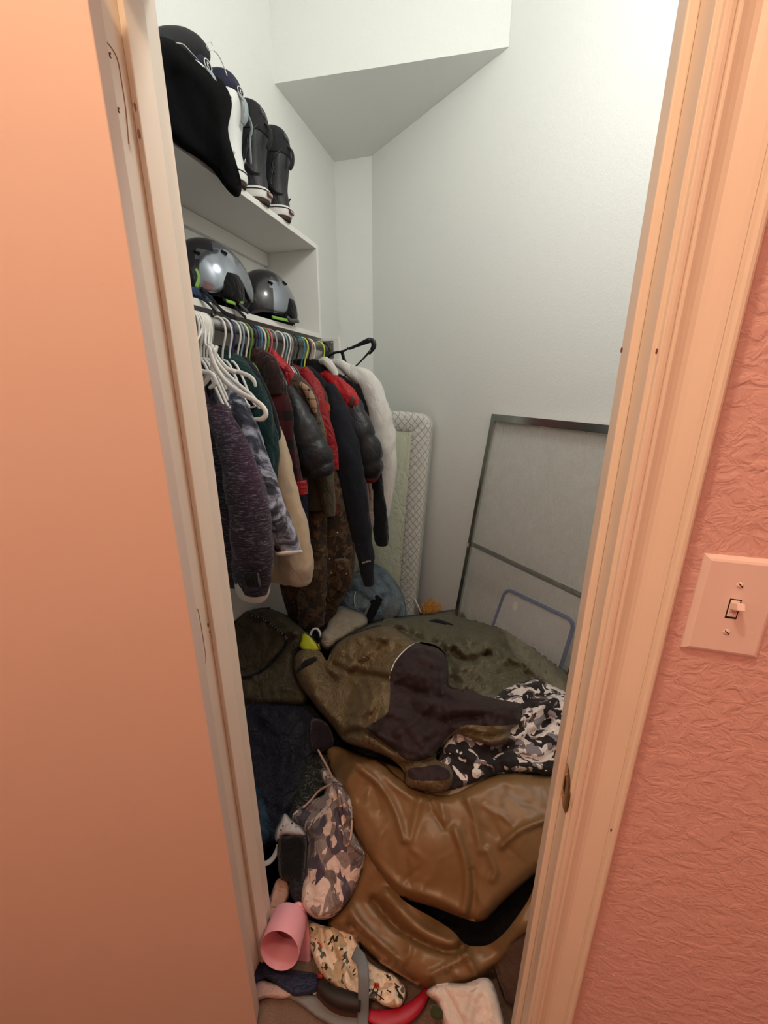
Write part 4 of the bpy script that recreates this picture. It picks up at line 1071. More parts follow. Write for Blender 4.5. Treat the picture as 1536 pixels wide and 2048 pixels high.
# black plastic hanger at the rod end, its right arm tipped up in the air
t = thing('empty_hanger', 'empty black hanger tipped up at the end of the rod', 'hanger', (XR, 1.90, ZR + .02), None)
Yb = 1.86
hp = hook_pts(1.905, .10)
tube('hook', [PY(647, 722, Yb)] + hp[2:], .004, HC['black'], t, 8, 3)
bp = lambda L, dy=0: [PY(u, v, Yb + dy) for u, v in L]
tube('arm', bp([(646, 722), (652, 717), (668, 706), (685, 703), (695, 698), (700, 697), (712, 692), (730, 684), (740, 680)]), [.007, .009, .006, .0055, .004, .006, .007, .011, .012], HC['black'], t, 10, 4, flat=.5, flatdir=(0, 1, 0))
tube('arm_tip', bp([(738, 680), (746, 683), (747, 694), (738, 708)]), [.010, .012, .012, .006], HC['black'], t, 10, 4, flat=.5, flatdir=(0, 1, 0))
tube('trouser_bar', bp([(742, 700), (726, 718), (706, 738), (688, 754)]), [.006, .004, .0035, .0035], HC['black'], t, 8, 2)
tube('notch', bp([(693, 700), (697, 697), (694, 694)]), .002, HC['black'], t, 6, 2)
t2 = tube('second_arm', bp([(683, 701), (687, 715), (693, 734)], .012), .0085, HC['black'], t, 10, 2, flat=.5, flatdir=(0, 1, 0))

# ------------------------------------------------------------------ the heap on the floor
_oc = oncloth
def oncloth(o, pts, lift=.0): return _oc(o, pts, lift + .006)
def T(o, label, cat, group=None): return tag(o, label, cat, group)
M_under = fabric('shade_black_filler', (22, 22, 26), (12, 12, 15), .95)  # filler under the heap; near-black colour puts the shade into its gaps
ub = patch('shade_underlay', [(430, 1200), (560, 1195), (640, 1215), (720, 1225), (860, 1232), (960, 1240), (1060, 1290), (1180, 1380), (1240, 1560), (1190, 1760), (1110, 1880), (1030, 1950), (900, 1950), (740, 1930), (620, 1880), (560, 1880), (520, 1800), (470, 1500)],
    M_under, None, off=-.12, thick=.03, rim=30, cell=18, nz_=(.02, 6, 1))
T(ub, 'filler cloth under the heap, near-black to stand for shade in its gaps', 'clothes'); ub['kind'] = 'stuff'
M_olive = nylon('olive_drab_nylon', (74, 64, 43), .6, .45, 16, (62, 54, 36)); M_olivel = nylon('olive_coat_nylon', (112, 94, 64), .45, .45, 16, (96, 80, 54))
M_green = nylon('green_grey_nylon', (92, 88, 68), .5, .45, 15, (78, 76, 58)); M_yoke = fabric('dark_brown_twill', (50, 36, 38), (42, 30, 32), .75, 600, 10, .18, .05)
M_leather = NT('brown_faux_leather'); M_leather.base(M_leather.mix(M_leather.noise(4, 3), lin((128, 98, 64)), lin((114, 86, 54))))
M_leather.bump(M_leather.noise(7, 2, .5, None, 1.0), .25, .014); M_leather.crease(4, .10, .006, (1, 1, .7), .08); M_leather.bump(M_leather.noise(420, 2), .15, .0005); M_leather = M_leather.fin(.38, 0, .4)
M_camw = camo('black_white_camouflage', (222, 212, 208), [((128, 122, 130), .53), ((104, 90, 86), .58), ((32, 27, 29), .50), ((228, 218, 214), .66)], 18, .75, 5)
M_camg = camo('grey_camouflage', (216, 196, 188), [((140, 126, 124), .50), ((112, 100, 98), .58), ((78, 70, 84), .575)], 17, .7, 9)
M_jean = fabric('light_blue_denim', (124, 138, 148), (88, 102, 114), .9, 500, 22, .5); M_jeang = fabric('grey_denim', (120, 130, 134), (104, 114, 118), .9)
M_beige = fabric('beige_cotton', (150, 140, 124), (132, 122, 106)); M_bean = fabric('grey_ribbed_knit', (112, 118, 122), (84, 90, 94), .95)
M_navyp = nylon('navy_nylon', (17, 19, 38), .6, .5, 20, (11, 12, 26)); M_tealb = nylon('dark_teal_nylon', (16, 48, 72), .5, .3)
M_marn = fabric('dark_maroon_cloth', (38, 24, 34), (28, 18, 26)); M_yel = nylon('neon_yellow_vinyl', (184, 192, 30), .5, .15, 10); M_orangef = fabric('orange_fuzzy_yarn', (236, 164, 40), (206, 120, 20), 1, 120, 60, .9, .6, .9)
M_pink = plain('pink_silicone', (238, 172, 188), .5, 0, .03, 6, 0); M_tape = fabric('black_zip_tape', (12, 12, 14), None, .8)
def quilt():
    t = NT('cream_quilt_print'); out = lin((234, 220, 198))
    for i, (c, th, sc) in enumerate((((196, 176, 146), .60, 9), ((96, 104, 96), .69, 17), ((52, 46, 40), .725, 24), ((190, 66, 44), .745, 13))):
        mp = t.n('ShaderNodeMapping'); mp.inputs['Location'].default_value = (i * 5.1, i * 2.2, 3); t.l(t.tc.outputs['Object'], mp.inputs[0])
        f = t.noise(sc * 2, 1, .4, mp.outputs[0], .6); gt = t.n('ShaderNodeMath', operation='GREATER_THAN'); t.l(f, gt.inputs[0]); gt.inputs[1].default_value = th - .06
        out = t.mix(gt.outputs[0], out, lin(c))
    t.base(out); t.bump(t.noise(40, 4, .55, None, 1.3), .6, .012); return t.fin(.9, 0, .2, .1)
M_quilt = quilt()

# --- things at the foot of the mattress
SB = surf_plane((-.5, 2.06, .26), (.1, -1, .55))
o = patch('blue_jeans', [(672, 1178), (700, 1150), (728, 1140), (752, 1128), (782, 1152), (800, 1178), (812, 1215), (806, 1245), (760, 1250), (700, 1245), (676, 1215)], M_jean, None, SB, 0, .07, 24, 6,
    folds=[([(748, 1140), (775, 1180), (795, 1220)], 5, -.014, 'g'), ([(765, 1142), (790, 1180)], 4, .012, 'g'), ([(700, 1165), (740, 1190)], 6, .012, 'g')], nz_=(.020, 16, 2), auto=(34, 45, 4, .012, 1.0))
T(o, 'crumpled light blue jeans against the crib mattress', 'jeans')
o = patch('denim_jacket', [(690, 1188), (712, 1172), (746, 1180), (752, 1200), (738, 1222), (712, 1224), (690, 1212)], M_jeang, None, SB, .055, .03, 12, 5, nz_=(.005, 20, 3))
T(o, 'grey denim garment with a pale seam on top of the jeans', 'jeans'); tube('seam', oncloth(o, [(714, 1176), (709, 1192), (710, 1212), (716, 1222)], .003), .003, M_rubber, o, 6, 3)
sh = thing('black_slipper', 'black rounded slipper resting on the grey denim', 'shoe', PP(752, 1215, (-.5, 1.97, .26), (.1, -1, .55)))
tube('upper', [PP(u, v, (-.5, 1.97, .26), (.1, -1, .55)) for u, v in ((736, 1242), (744, 1222), (752, 1204), (760, 1194))], [.022, .030, .033, .022], M_blk2, sh, 16, 5, flat=.6, flatdir=(0, 1, 0))
tube('sole', [PP(u, v, (-.5, 1.955, .26), (.1, -1, .55)) for u, v in ((728, 1236), (733, 1222), (741, 1206))], [.006, .008, .005], M_jeang, sh, 8, 3)
bn = thing('grey_beanie', 'grey ribbed knit beanie in front of the mattress foot', 'hat', PP(786, 1225, (-.5, 1.94, .26), (.1, -1, .55)))
BP = lambda u, v, d=0: PP(u, v, (-.5, 1.94 + d, .26), (.1, -1, .55))
tube('crown', [BP(772, 1240), BP(780, 1226), BP(790, 1214), BP(800, 1206)], [.024, .040, .042, .02], M_bean, bn, 20, 4, disp=lambda t, th, p: .06 * math.sin(th * 14))
tube('folded_brim', [BP(766, 1236, -.01), BP(775, 1220, -.02), BP(789, 1210, -.02), BP(799, 1213, -.01)], [.010, .012, .012, .008], M_bean, bn, 12, 4, disp=lambda t, th, p: .15 * math.sin(t * 60))
o = patch('beige_shirt', [(652, 1252), (662, 1228), (680, 1212), (716, 1222), (732, 1232), (735, 1248), (714, 1262), (680, 1282), (656, 1300), (640, 1290), (640, 1268)], M_beige, None, surf_pile, .05, .035, 16, 6, folds=[([(668, 1225), (690, 1250), (700, 1268)], 8, .01, 'g')], nz_=(.006, 16, 5), auto=(12, 40, 4, .008, .8))
T(o, 'crumpled beige shirt behind the olive coat', 'shirt')
oc = PZ(862, 1211, .15); bl = thing('orange_plush', 'small orange fuzzy toy ball poking up by the wall', 'toy', (oc[0], oc[1], 0))
rg = []
for j in range(13):
    ph = math.pi * j / 12 - math.pi / 2; rg.append([np.array([oc[0] + .075 * math.cos(ph) * math.cos(a), oc[1] + .05 * math.cos(ph) * math.sin(a), .10 + .095 * math.sin(ph)]) * 1 + np.array([0, 0, 0]) + np.array([1, 1, 1]) * .004 * random.Random(j * 40 + int(a * 5)).uniform(-1, 1) for a in np.linspace(0, 2 * math.pi, 29)[:-1]])
vs, fs = ring_mesh(rg); mesh('body', vs, fs, M_orangef, bl)
st = thing('white_stick', 'thin white stick leaning beside the orange toy', 'stick', PY(838, 1222, 2.2)); tube('shaft', [PY(829, 1196, 2.24), PY(842, 1226, 2.2)], .005, M_rubber, st, 8, 1)
tube('dark_end', [PY(842, 1226, 2.2), PY(850, 1246, 2.18)], .0065, M_blk2, st, 8, 1)

# --- green coat or sleeping bag at the back right of the heap
gc = patch('green_padded_coat', [(700, 1266), (735, 1248), (790, 1234), (850, 1228), (905, 1219), (950, 1220), (985, 1226), (1015, 1246), (1050, 1276), (1095, 1310), (1135, 1345), (1170, 1400), (1160, 1450), (1040, 1430), (960, 1420), (880, 1400), (800, 1360), (740, 1320)],
    M_green, None, surf_pile, .0, .065, 24, 6,
    folds=[([(842, 1250), (880, 1246), (920, 1232), (980, 1240)], 7, -.012, 'g'), ([(905, 1300), (918, 1315), (945, 1318), (975, 1308)], 6, -.045, 'g'), ([(905, 1292), (935, 1278), (975, 1280), (1000, 1268)], 12, .024, 'g'),
           ([(1000, 1268), (1010, 1290), (1000, 1310), (975, 1308)], 7, -.022, 'g'), ([(980, 1272), (1005, 1300), (1012, 1325)], 5, .018, 'g'), ([(915, 1340), (940, 1318), (975, 1315)], 10, .020, 'g'), ([(1010, 1330), (1050, 1350), (1090, 1395)], 7, -.018, 'g'),
           ([(780, 1262), (860, 1280), (900, 1330), (905, 1370)], 10, -.026, 'g'), ([(1000, 1250), (1060, 1300), (1110, 1360)], 9, .016, 'g'), ([(930, 1385), (960, 1360), (1010, 1345)], 5, -.012, 'g')],
    bumps=[(940, 1295, 30, .03), (970, 1345, 40, .035), (850, 1258, 40, .012)], nz_=(.018, 15, 4), auto=(60, 90, 5, .012, .9))
T(gc, 'grey-green padded coat bunched at the back of the heap', 'coat')
tube('velcro_tab', oncloth(gc, [(860, 1243), (874, 1242), (890, 1246), (905, 1250)], .004), [.010, .014, .012, .006], M_tape, gc, 10, 4, flat=.3, flatdir=(0, -.3, 1))
t = NT('sheer_plastic_film'); t.base(lin((186, 180, 160))); t.b.inputs['Alpha'].default_value = .13; M_film = t.fin(.25)
o = patch('clear_plastic_bag', [(992, 1240), (1024, 1262), (1070, 1300), (1120, 1350), (1136, 1392), (1100, 1372), (1060, 1340), (1030, 1318), (1012, 1280)], M_film, None, surf_pile, .085, .02, 14, 6,
    folds=[([(1020, 1262), (1060, 1310), (1110, 1360)], 4, .012, 'g'), ([(1010, 1250), (1040, 1300)], 3, .012, 'g'), ([(1040, 1300), (1090, 1340), (1125, 1380)], 3, -.010, 'g')], nz_=(.006, 30, 2))
T(o, 'sheer crumpled plastic bag over the right end of the green coat', 'plastic bag')
# --- black and white camouflage trousers
cw = patch('camouflage_trousers', [(985, 1394), (1008, 1372), (1035, 1362), (1070, 1353), (1100, 1362), (1150, 1392), (1180, 1440), (1180, 1530), (1112, 1556), (1070, 1548), (1020, 1548), (975, 1560), (930, 1580), (884, 1590), (868, 1560), (880, 1500), (900, 1455), (960, 1430)],
    M_camw, None, surf_pile, .05, .05, 22, 6, folds=[([(1040, 1440), (1075, 1420), (1110, 1400)], 9, .02, 'g'), ([(1000, 1500), (1050, 1480), (1100, 1440)], 7, -.03, 'g'), ([(900, 1500), (960, 1520), (1020, 1520)], 10, .014, 'g'),
    ([(1040, 1510), (1080, 1520), (1110, 1500)], 5, -.03, 'g'), ([(930, 1490), (950, 1550)], 8, .014, 'g'), ([(1020, 1400), (1060, 1390)], 6, .014, 'g'), ([(985, 1500), (1010, 1545)], 7, -.014, 'g')], nz_=(.010, 18, 6), auto=(40, 50, 4.5, .010, .3))
T(cw, 'black and white camouflage trousers crumpled beside the right jamb', 'trousers')
# --- olive jacket at the left, under the hanging clothes
oj = patch('olive_jacket', [(420, 1215), (470, 1205), (530, 1214), (585, 1236), (612, 1262), (604, 1292), (590, 1318), (596, 1350), (614, 1395), (600, 1412), (540, 1412), (470, 1412), (420, 1380)],
    M_olive, None, surf_pile, .035, .06, 20, 5, folds=[([(470, 1345), (520, 1335), (555, 1310), (575, 1285)], 7, -.02, 'g'), ([(560, 1240), (590, 1265), (592, 1290)], 8, .02, 'g'), ([(490, 1300), (530, 1280), (560, 1262)], 10, .01, 'g'), ([(500, 1390), (560, 1375), (600, 1385)], 8, .012, 'g')], nz_=(.014, 16, 7), auto=(34, 90, 5, .009, -.5))
T(oj, 'olive jacket with black zip tape in the dark left corner', 'jacket')
tp = oncloth(oj, [(503, 1230), (520, 1236), (536, 1244), (550, 1256), (566, 1268), (574, 1278)], .012)
tube('lettered_tape', tp, .0058, M_tape, oj, 8, 4, flat=.3, flatdir=(.2, -.5, 1))
for i, ch in enumerate('BURTON BURTON BU'):
    f = (i + .5) / 16 * (len(tp) - 1); k = min(int(f), len(tp) - 2); p = tp[k] + (tp[k + 1] - tp[k]) * (f - k)
    if ch != ' ': text('tape_letter', ch, .0105, p + (CAM - p) / np.linalg.norm(CAM - p) * .008, tp[k + 1] - tp[k], np.cross(CAM - p, tp[k + 1] - tp[k]), M_rubber, oj, .0002)
tube('zipper', oncloth(oj, [(458, 1354), (500, 1352), (530, 1336), (552, 1314), (570, 1292), (574, 1280)], .004), [.004, .007, .008, .008, .006, .004], M_tape, oj, 8, 4, flat=.5, flatdir=(.2, -.5, 1))
# --- big olive coat with the dark brown yoke
coat = patch('olive_coat', [(586, 1330), (592, 1305), (615, 1296), (640, 1302), (654, 1322), (664, 1296), (690, 1274), (725, 1260), (762, 1250), (800, 1262), (838, 1284), (872, 1292), (893, 1312), (897, 1345), (898, 1372), (930, 1380), (985, 1396), (1042, 1406), (1046, 1425), (1042, 1446), (1024, 1458), (1018, 1482), (985, 1494), (945, 1480), (912, 1470), (886, 1492), (872, 1518), (902, 1532), (908, 1562), (890, 1584), (858, 1586), (812, 1572), (806, 1540), (778, 1516), (735, 1500), (690, 1484), (662, 1450), (628, 1408), (600, 1370)],
    M_olivel, None, surf_pile, .095, .075, 22, 5,
    folds=[([(690, 1340), (730, 1310), (775, 1270)], 9, 0.0261, 'g'), ([(668, 1330), (700, 1345), (745, 1350), (775, 1356)], 6, -0.0406, 'g'), ([(735, 1360), (745, 1390), (742, 1420)], 6, 0.0174, 'g'), ([(700, 1352), (722, 1380), (730, 1410)], 5, 0.0145, 'g'),
           ([(640, 1310), (650, 1340), (668, 1362)], 7, -0.0435, 'g'), ([(690, 1470), (720, 1460), (760, 1480), (790, 1500)], 5, -0.0435, 'g'), ([(700, 1445), (740, 1468), (780, 1485)], 8, 0.0174, 'g'),
           ([(895, 1330), (893, 1365), (880, 1395)], 8, -0.0435, 'g'), ([(790, 1370), (850, 1390), (900, 1400)], 7, -0.0203, 'g'), ([(850, 1410), (930, 1415), (1020, 1420)], 16, 0.0261, 'g'), ([(860, 1445), (900, 1440), (960, 1432)], 8, -0.0290, 'g'),
           ([(790, 1470), (830, 1440), (870, 1400)], 8, 0.0174, 'g'), ([(800, 1530), (870, 1518)], 5, -0.0435, 'g'), ([(620, 1340), (640, 1400), (680, 1450)], 14, 0.0203, 'g'), ([(930, 1462), (980, 1475), (1020, 1462)], 5, -0.0217, 'g')],
    bumps=[(830, 1340, 40, .032), (935, 1420, 30, .016), (840, 1470, 34, .018), (705, 1420, 45, .02), (730, 1300, 36, .018), (980, 1420, 50, .01)], nz_=(.013, 17, 8), auto=(70, 80, 4.5, .009, .9),
    regions=[('dark_yoke', [(838, 1284), (872, 1291), (893, 1312), (897, 1345), (899, 1372), (930, 1380), (985, 1396), (1042, 1406), (1046, 1425), (1042, 1446), (985, 1452), (935, 1450), (908, 1462), (886, 1486), (878, 1506), (838, 1522), (806, 1516), (790, 1500), (762, 1480), (732, 1456), (758, 1440), (775, 1425), (780, 1392), (780, 1358), (784, 1335), (800, 1312), (820, 1294)], M_yoke, 'dark brown shoulder and sleeve section'),
             ('waistband_panel', [(818, 1538), (845, 1534), (872, 1530), (896, 1540), (898, 1558), (860, 1562), (820, 1558)], M_yoke, 'dark waistband panel')])
T(coat, 'big olive coat with dark brown shoulder and white piping on top of the heap', 'coat')
tube('white_piping', oncloth(coat, [(838, 1284), (820, 1292), (804, 1306), (791, 1322), (783, 1340), (779, 1358)], .002), .0024, M_rubber, coat, 8, 4)
tube('cuff_strap', oncloth(coat, [(592, 1342), (606, 1330), (620, 1322), (632, 1316)], .004), [.012, .013, .013, .010], M_tape, coat, 8, 4, flat=.3, flatdir=(.2, -.6, 1))
# --- yellow pouch and slip-on shoe between the olive garments
SY = surf_plane((-.62, 1.50, .52), (.25, -1, .8))
yp = patch('yellow_pouch', [(597, 1292), (603, 1268), (612, 1264), (624, 1272), (636, 1288), (642, 1300), (626, 1306), (612, 1310)], M_yel, None, SY, 0, .018, 8, 4, smooth=False, nz_=(0, 1, 0))
T(yp, 'neon yellow zip pouch wedged between the two olive garments', 'pouch')
tube('zip', oncloth(yp, [(612, 1266), (626, 1276), (640, 1296)], .004), .0028, M_yoke, yp, 6, 3); tube('zip_pull', oncloth(yp, [(634, 1286), (641, 1297)], .010), .003, M_brass, yp, 6, 2)
SS = surf_plane((-.60, 1.58, .52), (.2, -1, .7)); sp2 = thing('slip_on_shoe', 'black slip-on shoe with a white rim behind the yellow pouch', 'shoe', PP(632, 1275, (-.6, 1.58, .52), (.2, -1, .7)))
rim_ = [SS(631 + 10.5 * math.cos(a), 1276 + 19 * math.sin(a))[0] for a in np.linspace(0, 2 * math.pi, 21)]
tube('white_rim', rim_, .006, M_rubber, sp2, 8, 1, cap=False)
vs, fs = ring_mesh([[p + (CAM - p) * -.03 for p in rim_[:-1]], [p * .55 + np.mean(rim_[:-1], axis=0) * .45 + np.array([-.01, .06, -.03]) for p in rim_[:-1]]]); mesh('insole', vs, fs, M_blk2, sp2)
# --- navy garments in the hollow beside the left jamb
nv = patch('navy_puffer_coat', [(455, 1400), (510, 1396), (575, 1404), (620, 1412), (648, 1442), (652, 1480), (640, 1530), (612, 1580), (585, 1630), (560, 1668), (540, 1694), (505, 1690), (470, 1560)],
    M_navyp, None, surf_pile, .03, .06, 24, 7, folds=[([(520, 1420), (560, 1470), (570, 1540)], 12, .02, 'g'), ([(600, 1420), (600, 1480), (570, 1560)], 10, -.018, 'g'), ([(530, 1500), (550, 1580), (545, 1660)], 9, -.014, 'g')], nz_=(.010, 12, 9), auto=(26, 90, 6, .010, 1.2),
    regions=[('teal_lining', [(480, 1540), (505, 1560), (528, 1600), (540, 1650), (530, 1690), (505, 1690), (480, 1600)], M_tealb, 'dark teal lining')])
T(nv, 'navy padded coat in the shadow beside the left jamb', 'coat')
o = patch('maroon_top', [(622, 1440), (648, 1440), (664, 1462), (668, 1490), (640, 1505), (622, 1500), (618, 1470)], M_marn, None, surf_pile, .115, .03, 12, 6, nz_=(.005, 16, 2)); T(o, 'dark maroon cloth sleeve tucked under the olive coat', 'clothes')
def stripes():
    t = NT('black_print_with_pale_lines'); f = t.noise(11, 2, .5, t.co((1, 2.2, 1)), 3); r = t.ramp(f, [(.47, (20, 22, 20)), (.495, (104, 108, 96)), (.52, (20, 22, 20)), (.60, (18, 20, 18)), (.62, (60, 70, 50)), (.64, (18, 20, 18))]); t.base(r); return t.fin(.9)
o = patch('patterned_leggings', [(612, 1520), (636, 1506), (658, 1512), (664, 1540), (650, 1580), (620, 1612), (592, 1640), (575, 1650), (578, 1620), (596, 1570)], stripes(), None, surf_pile, .075, .03, 16, 6, nz_=(.006, 16, 4)); T(o, 'black leggings with thin pale curved lines beside the leather', 'clothes')
# --- brown leather bean bag
lea = patch('leather_bean_bag', [(650, 1500), (672, 1488), (715, 1505), (780, 1525), (870, 1560), (960, 1545), (1060, 1545), (1180, 1555), (1220, 1640), (1180, 1760), (1110, 1840), (1040, 1880), (1010, 1920), (960, 1955), (900, 1980), (850, 1976), (800, 1950), (752, 1918), (705, 1875), (655, 1848), (690, 1790), (712, 1720), (690, 1640), (664, 1570)],
    M_leather, None, surf_pile, .035, .05, 26, 7,
    folds=[([(700, 1850), (760, 1900), (820, 1960)], 7, -.030, 'g'), ([(745, 1800), (800, 1860), (880, 1900), (925, 1895)], 7, -.035, 'g'), ([(772, 1790), (830, 1850), (905, 1888)], 12, .024, 'g'), ([(700, 1820), (735, 1870), (790, 1915)], 10, .018, 'g'),
           ([(930, 1905), (950, 1945), (945, 1960)], 6, .02, 'g'), ([(860, 1950), (910, 1925), (935, 1908)], 6, .018, 'g'), ([(800, 1930), (820, 1900), (815, 1870)], 5, .012, 'g'), ([(990, 1880), (1020, 1830), (1050, 1790)], 14, .03, 'g'), ([(925, 1890), (935, 1860), (920, 1840)], 9, -.03, 'g')],
    bumps=[(970, 1850, 44, -.055), (880, 1830, 28, -.035), (1040, 1790, 34, -.04), (850, 1920, 40, .02)], nz_=(.005, 9, 10), auto=(18, 90, 6, .008, .8), regions=[('gap', [(798, 1790), (850, 1800), (925, 1826), (966, 1830), (1012, 1790), (1070, 1744), (1062, 1790), (1034, 1835), (1008, 1868), (978, 1890), (945, 1893), (926, 1886), (905, 1862), (862, 1834), (826, 1814)], None, None)])
T(lea, 'large brown faux leather bean bag slumped in front of the heap', 'bean bag')
lf = patch('upper_fold', [(650, 1502), (672, 1490), (715, 1508), (760, 1522), (800, 1556), (850, 1582), (900, 1588), (950, 1566), (1010, 1546), (1090, 1552), (1180, 1560), (1190, 1640), (1130, 1700), (1065, 1752), (1010, 1800), (966, 1842), (925, 1836), (870, 1815), (795, 1792), (765, 1758), (735, 1715), (708, 1665), (690, 1610), (668, 1560)],
    M_leather, lea, surf_pile, .085, .045, 26, 5,
    folds=[([(725, 1540), (760, 1570), (790, 1620), (808, 1680)], 6, 0.0140, 'g'), ([(680, 1540), (700, 1530), (735, 1530)], 6, 0.0070, 'g'), ([(858, 1592), (862, 1620), (888, 1660)], 3, -0.0098, 'g'), ([(840, 1600), (830, 1640), (820, 1680)], 8, 0.0084, 'g'), ([(880, 1600), (890, 1640)], 7, 0.0084, 'g'),
           ([(935, 1600), (950, 1640), (962, 1700)], 8, 0.0098, 'g'), ([(1005, 1690), (1040, 1660), (1090, 1640)], 7, 0.0168, 'g'), ([(975, 1700), (990, 1740), (985, 1760)], 6, 0.0105, 'g'), ([(925, 1833), (935, 1780), (930, 1720), (910, 1660)], 8, 0.0154, 'g'), ([(940, 1836), (950, 1790), (945, 1740)], 5, -0.0084, 'g'),
           ([(745, 1720), (800, 1770), (880, 1800), (925, 1828)], 9, 0.0098, 'g'), ([(720, 1600), (740, 1570), (760, 1620)], 9, -0.0070, 'g')],
    bumps=[(860, 1700, 70, .02), (1060, 1680, 60, .015)], nz_=(.004, 9, 11), auto=(16, 110, 6, .005, 1.2))
# round embossed mark and side seam
# --- grey camouflage drawstring bag
cg = patch('camouflage_drawstring_bag', [(640, 1538), (652, 1536), (668, 1552), (690, 1572), (706, 1600), (709, 1636), (702, 1652), (716, 1682), (731, 1708), (724, 1745), (706, 1788), (680, 1822), (655, 1838), (628, 1836), (604, 1816), (598, 1790), (604, 1750), (612, 1706), (610, 1672), (590, 1650), (582, 1632), (598, 1616), (622, 1600), (644, 1590), (650, 1572), (642, 1556)],
    M_camg, None, surf_pile, .10, .05, 18, 5, folds=[([(655, 1550), (672, 1590), (684, 1640), (690, 1690)], 5, -.014, 'g'), ([(664, 1560), (690, 1610), (700, 1650)], 5, .012, 'g'), ([(620, 1640), (640, 1700), (640, 1780)], 14, .012, 'g'), ([(600, 1626), (640, 1620), (668, 1600)], 5, -.01, 'g')], nz_=(.005, 20, 12), auto=(22, 60, 4, .005, 1.3))
T(cg, 'grey and pink camouflage drawstring bag lying on the leather', 'bag')
M_cord = plain('pink_grey_cord', (186, 150, 134), .8, 0, .1, 60, .2)
Lf = lambda L, z=.12, k=.0: [surf_pile(u, v, z)[0] for u, v in L]
tube('drawstring', Lf([(636, 1500), (648, 1522), (660, 1545), (664, 1556)], .15), .0042, M_cord, cg, 8, 4)
tube('drawstring', Lf([(664, 1568), (640, 1580), (622, 1600), (606, 1616)], .15), .0036, M_cord, cg, 8, 4)
tube('trim_binding', oncloth(cg, [(678, 1590), (684, 1630), (688, 1660), (700, 1684), (716, 1700), (728, 1708)], .004), .0042, M_camg, cg, 8, 4)
tube('shoulder_cord', oncloth(cg, [(704, 1640), (702, 1670), (697, 1690)], .008), .0032, M_cord, cg, 8, 3)
# --- small things down the left side
SL = surf_plane((-.40, .80, .14), (.35, -.6, 1))
M_shoe = plain('silver_grey_shoe_leather', (176, 176, 180), .4, 0, .06, 20, .1)
o = patch('grey_sneaker', [(570, 1626), (584, 1640), (604, 1656), (612, 1672), (590, 1674), (566, 1672), (552, 1684), (550, 1664), (560, 1642)], M_shoe, None, SL, .05, .03, 10, 4, folds=[([(560, 1672), (580, 1650), (600, 1668)], 2, -.006, 'g')], nz_=(.002, 20, 1)); T(o, 'silver grey shoe with eyelets showing beside the camouflage bag', 'shoe')
for u, v in ((562, 1660), (566, 1652), (584, 1646), (592, 1654)):
    p = oncloth(o, [(u, v)], .004)[0]; tube('eyelet', [p, p + (CAM - p) * .002], .0022, M_blk2, o, 8, 1)
o = T(tube('white_strap', [SL(u, v, .03)[0] for u, v in ((520, 1726), (534, 1726), (546, 1716), (554, 1700), (556, 1688))], [.006, .008, .008, .007, .005], M_rubber, None, 8, 4, flat=.45, flatdir=(0, 0, 1)), 'curved white ribbed strap end beside the left jamb', 'strap')
o = patch('black_pouch', [(556, 1680), (575, 1668), (604, 1668), (614, 1680), (612, 1740), (604, 1772), (580, 1764), (558, 1752)], M_blk2, None, SL, .045, .04, 14, 5, nz_=(.004, 16, 3)); T(o, 'plain black pouch left of the camouflage bag', 'pouch')
o = patch('navy_sock', [(580, 1756), (604, 1752), (604, 1790), (594, 1806), (582, 1792)], M_navyp, None, SL, .06, .022, 8, 4, nz_=(.003, 16, 3)); T(o, 'small navy sock below the black pouch', 'sock')
o = patch('pale_pink_cloth', [(552, 1762), (566, 1756), (578, 1762), (580, 1790), (572, 1810), (570, 1846), (560, 1850), (545, 1840), (526, 1856), (524, 1842), (538, 1800)], fabric('pale_pink_cotton', (206, 172, 156), (188, 150, 136)), None, SL, .02, .025, 8, 5, folds=[([(560, 1764), (550, 1810), (535, 1845)], 4, -.01, 'g')], nz_=(.003, 20, 3)); T(o, 'pale pink cloth tucked against the left jamb above the pink cup', 'cloth')
# --- pink silicone cup holder
pk = thing('pink_silicone_cup', 'pink silicone holder with a round open cup near the left jamb', 'cup holder', PZ(575, 1900, .0))
pc = PZ(559, 1900, .125)
ax = Fw + np.array([.10, .04, 0]); ax /= np.linalg.norm(ax)
e1 = np.cross(ax, [0, 0, 1.]); e1 /= np.linalg.norm(e1); e2 = np.cross(ax, e1); R0 = .0525
def ring_at(d, r): return [pc + ax * d + e1 * r * math.cos(a) + e2 * r * math.sin(a) for a in np.linspace(0, 2 * math.pi, 41)[:-1]]
vs, fs = ring_mesh([ring_at(.075, R0 * .97), ring_at(.0, R0), ring_at(-.002, R0 * .985), ring_at(0, R0 * .965), ring_at(.073, R0 * .93)], True, False)
vs2, fs2 = ring_mesh([ring_at(.073, R0 * .93), ring_at(.0731, R0 * .5), ring_at(.0732, R0 * .05)]); mesh('cup_wall', vs, fs, M_pink, pk); mesh('cup_bottom', vs2, fs2, M_pink, pk)
pl_ = surf_plane(pc + ax * .082, -ax)
ol = [(548, 1868), (562, 1830), (584, 1808), (602, 1804), (614, 1830), (622, 1880), (624, 1930), (617, 1944), (590, 1943), (560, 1938)]
patch('flat_mat', ol, M_pink, pk, pl_, 0, .006, 4, 6, nz_=(.001, 6, 0), edge=.002)
